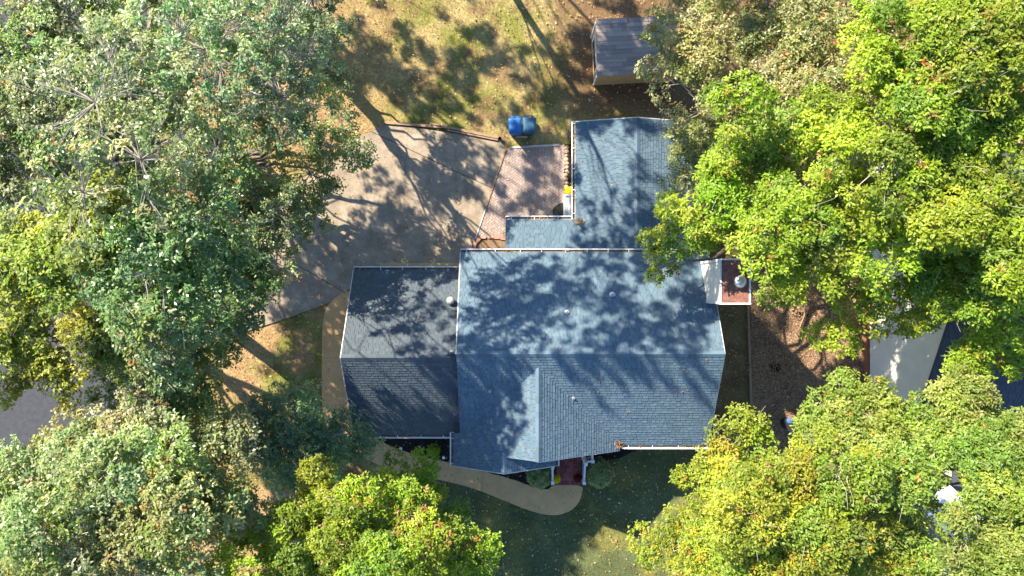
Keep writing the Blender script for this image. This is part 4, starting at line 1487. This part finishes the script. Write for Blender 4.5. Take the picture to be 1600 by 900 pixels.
VARI = [((0.21, 0.28, 0.11), 3), ((0.30, 0.36, 0.18), 2), ((0.12, 0.18, 0.06), 1.5), ((0.42, 0.46, 0.28), 0.8)]
bush('round_shrub', 'clipped round shrub left of the porch, half under the gable eave', at(842, 744, 0.7)[:2], 0.55, 1.15, VARI, 201, M_LEAF_G, 1500, (0.075, 0.035), 'shrub', group='round shrubs flanking the porch')
bush('round_shrub', 'clipped round shrub right of the porch railing on the open lawn', at(936, 740, 0.7)[:2], 0.62, 1.2, VARI, 202, M_LEAF_G, 1800, (0.075, 0.035), 'shrub', group='round shrubs flanking the porch')
bush('young_shrub', 'small leafy green shrub alone in the black bed below the garage', at(678, 703, 0.3)[:2], 0.24, 0.6, BRIGHT, 203, M_LEAF, 120, (0.12, 0.05), 'shrub')


def mum(label, c, m, seed, r, z0):
    x, y = c
    t = thing('potted_mum', (x, y, z0), label, 'flowers', 'potted mums by the doors')
    b_ = MB()
    b_.lathe((x, y, z0), [(0.09, 0), (0.12, 0.17), (0.135, 0.17), (0.135, 0.2), (0.11, 0.2)], 14)
    part('pot', b_, M_POT, t)
    g = np.random.default_rng(seed)
    n = 420
    d = g.normal(0, 1, (n, 3))
    d[:, 2] = np.abs(d[:, 2])
    d /= np.linalg.norm(d, axis=1, keepdims=True)
    q = np.array([x, y, z0 + 0.2]) + d * r * np.array([1, 1, 0.75]) * g.uniform(0.9, 1.02, (n, 1))
    V, C = leaves_from(q, d, 6, 0.035, 0.022, g, np.ones((n, 3)) * 0.85)
    o = link('blooms', np_mesh('blooms', V - np.array([x, y, z0]), 4, C, m), t)
    o['kind'] = 'stuff'
    b_ = MB()
    b_.lathe((x, y, z0 + 0.18), [(r * 0.9, 0), (r * 0.85, r * 0.35), (r * 0.5, r * 0.62), (r * 0.1, r * 0.68)], 12)
    part('leaf_core', b_, mat('mum_green', (0.05, 0.08, 0.015), 0.8), t)


mum('bright yellow potted mum inside the left rail of the front porch', at(869, 748, 0.3)[:2], M_YELLOW, 301, 0.165, 0.14)
mum('dark red potted mum inside the right rail of the front porch', at(903, 747, 0.3)[:2], M_RED, 302, 0.165, 0.14)
mum('bright yellow potted mum at the end of the white side stoop', at(889.5, 298, 0.3)[:2], M_YELLOW, 303, 0.17, 0.02)

for (px, py, l_) in ((626, 701, 'white path light in the black bed nearest the garage corner'), (693, 715, 'white path light in the black bed nearest the gable gutter')):
    p = at(px, py, 0.4)
    t = thing('path_light', (p[0], p[1], 0), l_, 'garden light', 'path lights in the front bed')
    b = MB()
    b.tube([(p[0], p[1], 0), (p[0], p[1], 0.36)], 0.012, 6)
    part('stake', b, M_METAL, t)
    b = MB()
    b.lathe((p[0], p[1], 0.34), [(0.035, 0), (0.075, 0.05), (0.07, 0.065), (0.02, 0.085)], 14)
    part('lamp_cap', b, M_WHITE, t)

# ================================================================== SHED
fl, bl = at(928, 133.5)[:2], at(924, 58)[:2]
ang = math.atan2((bl - fl)[1], (bl - fl)[0]) - math.pi / 2
SHL, SHD = 3.5, float(np.linalg.norm(bl - fl))


def sh(u, v_, z):
    return np.array([fl[0] + u * math.cos(ang) - v_ * math.sin(ang), fl[1] + u * math.sin(ang) + v_ * math.cos(ang), z])


shed = thing('shed', (fl[0], fl[1], 0), 'small tan shed with grey-brown mono-pitch roof beyond the rear wing', 'shed')
ZF, ZB = 1.60, 2.05
b = MB()
vs = [sh(0, 0, 0), sh(SHL, 0, 0), sh(SHL, SHD, 0), sh(0, SHD, 0), sh(0, 0, ZF), sh(SHL, 0, ZF), sh(SHL, SHD, ZB), sh(0, SHD, ZB)]
b.add(vs, [(0, 3, 2, 1), (4, 5, 6, 7), (0, 1, 5, 4), (1, 2, 6, 5), (2, 3, 7, 6), (3, 0, 4, 7)])
part('wall', b, M_TAN, shed)
b = MB()
top = [sh(-0.03, -0.03, ZF + 0.01), sh(SHL + 0.05, -0.03, ZF + 0.01), sh(SHL + 0.05, SHD + 0.05, ZB + 0.02), sh(-0.03, SHD + 0.05, ZB + 0.02)]
vs = [q - (0, 0, 0.0) for q in top] + [q + (0, 0, 0.05) for q in top]
b.add(vs, [(0, 3, 2, 1), (4, 5, 6, 7), (0, 1, 5, 4), (1, 2, 6, 5), (2, 3, 7, 6), (3, 0, 4, 7)])
sroof = part('roof', b, M_DECK, shed)
rows = 13
for r in range(rows):
    u = -0.04
    v0, v1 = -0.05 + r * (SHD + 0.09) / rows, -0.05 + (r + 1) * (SHD + 0.09) / rows
    u -= rng.uniform(0, 0.6)
    while u < SHL + 0.04:
        ww = rng.choice((0.75, 0.9, 1.0))
        a, c = max(u, -0.05), min(u + ww, SHL + 0.06)
        if c - a > 0.05:
            def zz_(v_):
                return ZF + 0.06 + (ZB + 0.01 - ZF) * (v_ + 0.03) / (SHD + 0.08)
            b = MB()
            P_ = [sh(a, v0, zz_(v0) + 0.014), sh(c - 0.004, v0, zz_(v0) + 0.014), sh(c - 0.004, v1, zz_(v1) + 0.003), sh(a, v1, zz_(v1) + 0.003)]
            vs = [q - (0, 0, 0.02) for q in P_] + P_
            b.add(vs, [(4, 5, 6, 7), (0, 1, 5, 4), (1, 2, 6, 5), (2, 3, 7, 6), (3, 0, 4, 7)], np.array([1, 1, 1]) * rng.uniform(0.75, 1.2))
            part('shingle', b, M_SHEDROOF, sroof)
        u += ww
b = MB()
for (v0, v1, z0, z1) in ((0.32, 1.9, 0.55, 1.42),):
    vs = [sh(-0.04, v0, z0), sh(-0.04, v1, z0), sh(-0.04, v1, z1), sh(-0.04, v0, z1), sh(0.0, v0, z0), sh(0.0, v1, z0), sh(0.0, v1, z1), sh(0.0, v0, z1)]
    b.add(vs, [(0, 3, 2, 1), (4, 5, 6, 7), (0, 1, 5, 4), (1, 2, 6, 5), (2, 3, 7, 6), (3, 0, 4, 7)])
wn = part('window', b, M_WHITE, shed)
for (z0, z1) in ((0.62, 0.95), (1.02, 1.35)):
    b = MB()
    v0, v1 = 0.42, 1.8
    vs = [sh(-0.052, v0, z0), sh(-0.052, v1, z0), sh(-0.052, v1, z1), sh(-0.052, v0, z1), sh(-0.02, v0, z0), sh(-0.02, v1, z0), sh(-0.02, v1, z1), sh(-0.02, v0, z1)]
    b.add(vs, [(0, 3, 2, 1), (4, 5, 6, 7), (0, 1, 5, 4), (1, 2, 6, 5), (2, 3, 7, 6), (3, 0, 4, 7)])
    part('pane', b, M_GLASS, wn)
for v_ in (0.04, SHD - 0.04):
    b = MB()
    q0, q1 = sh(-0.02, v_, 0), sh(-0.02, v_, (ZF if v_ < 1 else ZB) - 0.02)
    b.box(((q0 + q1) / 2), (0.05, 0.09, q1[2]), ang)
    part('corner_board', b, M_WHITE, shed)

# ================================================================== RIGHT-HAND YARD
for (a, c, l_) in (((1168, 472), (1171, 569), 'upper landscape timber between house side strip and woodchip bed'), ((1171, 571), (1175, 672), 'lower landscape timber between house side strip and woodchip bed')):
    p, q = at(*a), at(*c)
    d = q - p
    b = MB()
    b.box(((p + q) / 2 + (0, 0, 0.05)), (np.linalg.norm(d), 0.10, 0.13), math.atan2(d[1], d[0]))
    tag(part('landscape_timber', b, M_TIMBER), l_, 'timber', 'timbers edging the woodchips')
# fallen branch and twig debris
b = MB()
pts = [at(px, py) + (0, 0, 0.05) for px, py in ((1252, 462), (1257, 478), (1256, 494), (1250, 508), (1251, 528), (1250, 545))]
b.tube(pts, [0.035, 0.04, 0.038, 0.032, 0.025, 0.012], 7)
b.tube([pts[2], at(1247, 499) + (0, 0, 0.09), at(1240, 497) + (0, 0, 0.12)], [0.02, 0.015, 0.008], 5)
tag(part('fallen_branch', b, M_TIMBER, None, True), 'crooked tan fallen branch lying on the sunlit woodchips', 'branch')
for (px, py, n, l_) in ((1212, 576, 26, 'dark scatter of rotten bark on the shaded woodchips'), (1247, 491, 20, 'dark clump of bark beside the fallen branch')):
    b = MB()
    g = np.random.default_rng(px)
    for k in range(n):
        p = at(px + g.normal() * 7, py + g.normal() * 4)
        b.box((p[0], p[1], 0.035), (g.uniform(0.05, 0.16), g.uniform(0.03, 0.07), 0.03), g.uniform(0, 3.1))
    o = part('bark_debris', b, mat('rotten_bark', (0.03, 0.02, 0.015), 0.95, 0.1))
    tag(o, l_, 'bark', kind='stuff')
# blue-topped composter
p = at(1234, 657, 0.7)
t = thing('compost_tub', (p[0], p[1], 0), 'black tub with blue lid at the woodchip bed by the oak', 'tub')
b = MB()
b.lathe((p[0] + 0.06, p[1] - 0.22, 0), [(0.26, 0), (0.3, 0.5), (0.3, 0.62)], 16)
part('body', b, M_BLACK, t)
b = MB()
b.lathe((p[0] + 0.02, p[1] - 0.02, 0.62), [(0.13, 0), (0.145, 0.03), (0.12, 0.06), (0.03, 0.08)], 14)
part('lid', b, mat('cobalt_plastic', (0.05, 0.11, 0.32), 0.5, 0.4), t)
# blue bin under the far right oak
p = at(1501, 876, 1.0)
mk_bin('wheelie_bin', p[:2], mat('navy_plastic', (0.012, 0.07, 0.25), 0.4, 0.5), M_BINSHADE, 'dark blue wheeled bin glimpsed through oak leaves near the white car', RAD(30))

# ================================================================== NEIGHBOUR'S HOUSE
nh = thing('house', (21, -1, 0), 'cream neighbouring house with navy roof at the right edge', 'house')
NX0, NX1, NYF, NYR, NYB = 16.75, 27.0, -5.1, 0.4, 5.9
NZE, NM = 4.65, 0.53
NZR = NZE + NM * (NYR - NYF)
b = MB()
gable_wall(b, NX0, NX1 - 0.3, NYF + 0.25, NYB - 0.25, NYR, NZE + 0.02, NZR - 0.10)
nwall = part('wall', b, M_CREAM, nh)
nb_ = 30
for k in range(nb_):
    z0 = 0.45 + k * 0.23
    if z0 + 0.2 > NZR - 0.3:
        break
    hw = min(5.2, (NZR - 0.25 - z0 - 0.2) / NM)
    y0, y1 = max(NYF + 0.26, NYR - hw), min(NYB - 0.26, NYR + hw)
    b = MB()
    vs = [(NX0 - 0.024, y0, z0), (NX0 - 0.024, y1, z0), (NX0 - 0.004, y1, z0 + 0.235), (NX0 - 0.004, y0, z0 + 0.235), (NX0 + 0.01, y0, z0), (NX0 + 0.01, y1, z0), (NX0 + 0.01, y1, z0 + 0.235), (NX0 + 0.01, y0, z0 + 0.235)]
    b.add(vs, [(0, 3, 2, 1), (0, 1, 5, 4), (1, 2, 6, 5), (2, 3, 7, 6), (3, 0, 4, 7)])
    part('clapboard', b, M_CREAM, nwall)
b = MB()
b.box((NX0 - 0.06, (NYF + 0.5) / 2, 0.2), (0.16, 5.4, 0.46))
part('brick_footing', b, M_NBRICK, nh)
b = MB()
b.box((NX0 - 0.12, -1.78, 1.2), (0.18, 0.34, 0.5))
mt = part('meter_box', b, M_GREYWOOD, nh)
b = MB()
b.tube([(NX0 - 0.21, -1.78, 1.25), (NX0 - 0.30, -1.78, 1.25)], 0.1, 12)
part('meter', b, M_BLACK, mt)
n_a = Slope((0, NYF), (0, 1), NZE, NM, [[(NX0 - 0.12, NYR), (NX1, NYR), (NX1, NYF), (NX0 - 0.12, NYF)]])
n_b = Slope((0, NYB), (0, -1), NZE, NM, [[(NX0 - 0.12, NYB), (NX1, NYB), (NX1, NYR), (NX0 - 0.12, NYR)]])
lay_roof('roof', [n_a, n_b], M_NROOF, 0.12, 0, row=0.2, parent=nh)
# lower front wing
wgx0, wgx1, wgy0 = 19.2, 23.6, -8.6
wxr = (wgx0 + wgx1) / 2
b = MB()
vs = []
for y in (wgy0 + 0.25, NYF + 0.3):
    vs += [(wgx0 + 0.25, y, 0), (wgx1 - 0.25, y, 0), (wgx1 - 0.25, y, 2.75), (wxr, y, 3.75), (wgx0 + 0.25, y, 2.75)]
b.add(vs, [(0, 1, 2, 3, 4), (9, 8, 7, 6, 5), (0, 5, 6, 1), (1, 6, 7, 2), (2, 7, 8, 3), (3, 8, 9, 4), (4, 9, 5, 0)])
part('wing_wall', b, M_CREAM, nh)
w_a = Slope((wgx0, 0), (1, 0), 2.75, 0.5, [[(wgx0, wgy0), (wxr, wgy0), (wxr, NYF + 0.4), (wgx0, NYF + 0.4)]])
w_b = Slope((wgx1, 0), (-1, 0), 2.75, 0.5, [[(wxr, wgy0), (wgx1, wgy0), (wgx1, NYF + 0.4), (wxr, NYF + 0.4)]])
lay_roof('wing_roof', [w_a, w_b], M_NROOF, 0.12, 0, row=0.2, parent=nh)


# ================================================================== WHITE CAR
def build_car(c, rz):
    t = thing('parked_car', (c[0], c[1], 0), 'white car parked under the right-hand oak, glimpsed between leaves', 'car')
    ca, sa = math.cos(rz), math.sin(rz)

    def R(P_):
        P_ = np.asarray(P_, float)
        return np.stack([c[0] + P_[:, 0] * ca - P_[:, 1] * sa, c[1] + P_[:, 0] * sa + P_[:, 1] * ca, P_[:, 2]], 1)
    prof = [(-2.25, 0.45, 0.62, 0.78), (-2.2, 0.35, 0.80, 0.84), (-1.6, 0.3, 0.93, 0.90), (-0.9, 0.28, 0.97, 0.92), (0.3, 0.28, 0.98, 0.92), (1.2, 0.28, 0.95, 0.91), (1.9, 0.3, 0.80, 0.87), (2.25, 0.4, 0.62, 0.75)]
    b = MB()
    vs = []
    for (x, z0, z1, hw) in prof:
        vs += [(x, -hw * 0.95, z0), (x, -hw, (z0 + z1) / 2), (x, -hw * 0.93, z1 - 0.05), (x, -hw * 0.75, z1), (x, hw * 0.75, z1), (x, hw * 0.93, z1 - 0.05), (x, hw, (z0 + z1) / 2), (x, hw * 0.95, z0)]
    n = 8
    fs = [(i * n + k, (i + 1) * n + k, (i + 1) * n + (k + 1) % n, i * n + (k + 1) % n) for i in range(len(prof) - 1) for k in range(n)]
    fs += [tuple(range(n)), tuple(reversed(range((len(prof) - 1) * n, len(prof) * n)))]
    b.add(R(vs), fs)
    body = part('body', b, M_CARWHITE, t, True)
    cab = [(-1.55, 0.95, 0.70), (-0.95, 1.40, 0.58), (0.1, 1.45, 0.58), (0.5, 1.38, 0.57), (1.15, 0.96, 0.70)]
    b = MB()
    vs = []
    for (x, z, hw) in cab:
        vs += [(x, -hw, z), (x, hw, z)]
    vs += [(-1.55, -0.78, 0.94), (-1.55, 0.78, 0.94), (1.15, -0.78, 0.94), (1.15, 0.78, 0.94)]
    b.add(R(vs[2:8]), [(0, 1, 3, 2), (2, 3, 5, 4)])
    part('car_roof', b, M_CARWHITE, t)
    for nm, f in (('rear_window', (0, 1, 3, 2)), ('windscreen', (6, 7, 9, 8)), ):
        b = MB()
        b.add(R([vs[i] for i in f]), [(0, 1, 2, 3)])
        part(nm, b, M_GLASS, t)
    for s in (0, 1):
        b = MB()
        ix = [0 + s, 2 + s, 4 + s, 6 + s, 8 + s]
        b.add(R([vs[i] for i in ix]), [(0, 1, 2, 3, 4)])
        part('side_window', b, M_GLASS, t)
    for sx in (-1.4, 1.4):
        for sy in (-0.85, 0.85):
            b = MB()
            q = R([(sx, sy - 0.1, 0.32), (sx, sy + 0.1, 0.32)])
            b.tube(q, 0.32, 18)
            wh = part('wheel', b, M_BLACK, t)
            b = MB()
            q = R([(sx, sy - 0.105, 0.32), (sx, sy + 0.105, 0.32)])
            b.tube(q, 0.2, 12)
            part('rim', b, M_METAL, wh)
    for sy in (-0.6, 0.6):
        b = MB()
        q = R([(2.16, sy, 0.66)])[0]
        b.box(q, (0.16, 0.3, 0.12), rz)
        part('headlight', b, M_METAL, t)


p = at(1478, 790, 1.0)
build_car(p[:2], RAD(-38))


# ================================================================== SMALL SCATTER
def scatter_flat(name, x, y, z, ln, wd, tint, m, g, tilt=0.35, label=None, cat=None):
    n = len(x)
    a = g.uniform(0, 2 * math.pi, n)
    d = np.stack([np.cos(a), np.sin(a), g.normal(0, tilt, n)], 1)
    s = np.stack([-np.sin(a), np.cos(a), g.normal(0, tilt, n)], 1)
    c = np.stack([x, y, z], 1)
    L_ = (ln * g.uniform(0.6, 1.3, n))[:, None] / 2
    W_ = (wd * g.uniform(0.6, 1.3, n))[:, None] / 2
    V = np.stack([c - d * L_, c + s * W_, c + d * L_, c - s * W_], 1).reshape(-1, 3)
    o = link(name, np_mesh(name, V, 4, np.repeat(tint, 4, axis=0), m))
    tag(o, label, cat, kind='stuff')
    return o


g = np.random.default_rng(55)


def rand_in(poly, n):
    P_ = np.asarray(poly)
    x = g.uniform(P_[:, 0].min(), P_[:, 0].max(), n)
    y = g.uniform(P_[:, 1].min(), P_[:, 1].max(), n)
    k = inside(poly, x, y)
    return x[k], y[k]


def hard(x, y):
    r = inside(DRIVE, x, y) | inside(WALK, x, y) | inside(PATIO, x, y) | inside(HOUSE_FOOT, x, y) | ((x > STREET_X[0]) & (x < STREET_X[1] + 0.2))
    return r


# grass
N = 300000
x, y = g.uniform(-17, 13, N), g.uniform(-14, 14, N)
bedm = inside(FRONTBED, x, y) | inside(FRONTBED2, x, y) | inside(SIDEBED, x, y) | inside(CHIPS, x, y)
zc = zone(x, y)
soil = sstep(0.8, 3.6, x) * sstep(6.5, 8.8, y)
keep = ~hard(x, y) & ~bedm & (g.random(N) > 0.85 * soil)
x, y, zc = x[keep], y[keep], zc[keep]
n = len(x)
a = g.uniform(0, 2 * math.pi, n)
h = g.uniform(0.03, 0.075, n)
lean = g.uniform(0.02, 0.06, n)
x = x + g.normal(0, 0.06, n)
y = y + g.normal(0, 0.06, n)
c0 = np.stack([x, y, np.full(n, -0.03)], 1)
wv = np.stack([-np.sin(a), np.cos(a), np.zeros(n)], 1) * 0.008
tipv = c0 + np.stack([np.cos(a) * lean, np.sin(a) * lean, h], 1)
V = np.stack([c0 - wv, c0 + wv, tipv], 1).reshape(-1, 3)
tint = zc * g.uniform(0.5, 1.75, (n, 1))
o = link('lawn_grass', np_mesh('lawn_grass', V, 3, np.repeat(np.clip(tint, 0, 1), 3, axis=0), M_BLADE))
tag(o, 'short patchy straw and green lawn grass round the house', 'grass', kind='stuff')

# woodchips
x, y = rand_in(CHIPS, 26000)
t = np.array([0.27, 0.18, 0.115]) * g.uniform(0.35, 1.7, (len(x), 1)) * (1 + g.normal(0, 0.06, (len(x), 3)))
scatter_flat('woodchips', x, y, np.full(len(x), 0.03) + g.uniform(0, 0.02, len(x)), 0.085, 0.03, t, M_CHIP, g, 0.45, 'brown woodchips spread between the two houses', 'woodchips')
xs_, ys_ = [], []
for pl, k in ((FRONTBED, 7000), (FRONTBED2, 2500), (SIDEBED, 1500)):
    a_, b_ = rand_in(pl, k)
    xs_.append(a_)
    ys_.append(b_)
x, y = np.concatenate(xs_), np.concatenate(ys_)
t = np.array([0.020, 0.017, 0.016]) * g.uniform(0.4, 1.9, (len(x), 1))
scatter_flat('black_mulch_chips', x, y, np.full(len(x), 0.03) + g.uniform(0, 0.02, len(x)), 0.08, 0.03, t, M_CHIP, g, 0.45, 'black bark mulch in the beds along the house', 'mulch')
# fallen leaves on the ground
N = 11000
x, y = g.uniform(-17, 17, N), g.uniform(-14, 14, N)
hrd = hard(x, y)
keep = ~inside(HOUSE_FOOT, x, y) & (~hrd | (g.random(N) < 0.4))
x, y = x[keep], y[keep]
pal = np.array([(0.42, 0.29, 0.15), (0.30, 0.17, 0.07), (0.2, 0.11, 0.05), (0.48, 0.40, 0.26), (0.34, 0.29, 0.06)])
t = pal[g.integers(0, 5, len(x))] * g.uniform(0.6, 1.2, (len(x), 1))
scatter_flat('fallen_leaves', x, y, np.full(len(x), 0.045), 0.10, 0.055, t, M_LITTER, g, 0.3, 'dry brown leaves scattered over lawn and paving', 'leaves')
# leaves on the roof, in the gutters and caught in the roof corners
X, Y, Z = [], [], []
for (_, p0, p1, out, z) in GUT:
    Ln = np.linalg.norm(p1 - p0)
    k = int(Ln * 34)
    s = g.random(k)
    keep = vnoise(s * Ln + z * 10, s * 0 + p0[1], 0.7, 5) > 0.36
    s = s[keep]
    q = p0 + (p1 - p0) * s[:, None] + out * g.uniform(-0.05, 0.10, (len(s), 1))
    X.append(q[:, 0]); Y.append(q[:, 1]); Z.append(np.full(len(s), z + 0.005) + g.uniform(-0.05, 0.03, len(s)))
for (px, py, z, r, k) in ((965, 692, 3.35, 0.13, 80), (905, 346, 2.45, 0.12, 50), (1098, 690, 3.3, 0.08, 15)):
    p = at(px, py, z)
    X.append(p[0] + g.normal(0, r, k)); Y.append(p[1] + g.normal(0, r * 0.8, k)); Z.append(np.full(k, z + 0.03) + g.uniform(0, 0.10, k))
for sl in (main_back, main_front, gar_back, wing_left, gab_left):
    q = np.vstack([np.asarray(u) for u in sl.polys])
    k = 70
    a_, b_ = g.uniform(q[:, 0].min(), q[:, 0].max(), k), g.uniform(q[:, 1].min(), q[:, 1].max(), k)
    ins = np.zeros(k, bool)
    for u in sl.polys:
        ins |= inside(u, a_, b_)
    a_, b_ = a_[ins], b_[ins]
    X.append(a_); Y.append(b_); Z.append(np.array([sl.z(i, j) for i, j in zip(a_, b_)]) + 0.03)
X, Y, Z = np.concatenate(X), np.concatenate(Y), np.concatenate(Z)
pal = np.array([(0.28, 0.15, 0.06), (0.21, 0.11, 0.045), (0.15, 0.08, 0.035), (0.33, 0.23, 0.12)])
t = pal[g.integers(0, 4, len(X))] * g.uniform(0.6, 1.2, (len(X), 1))
scatter_flat('roof_leaves', X, Y, Z, 0.09, 0.05, t, M_LITTER, g, 0.4, 'rust-brown dry leaves caught in gutters and roof corners', 'leaves')
print('LEAVES', LEAF_COUNT[0])
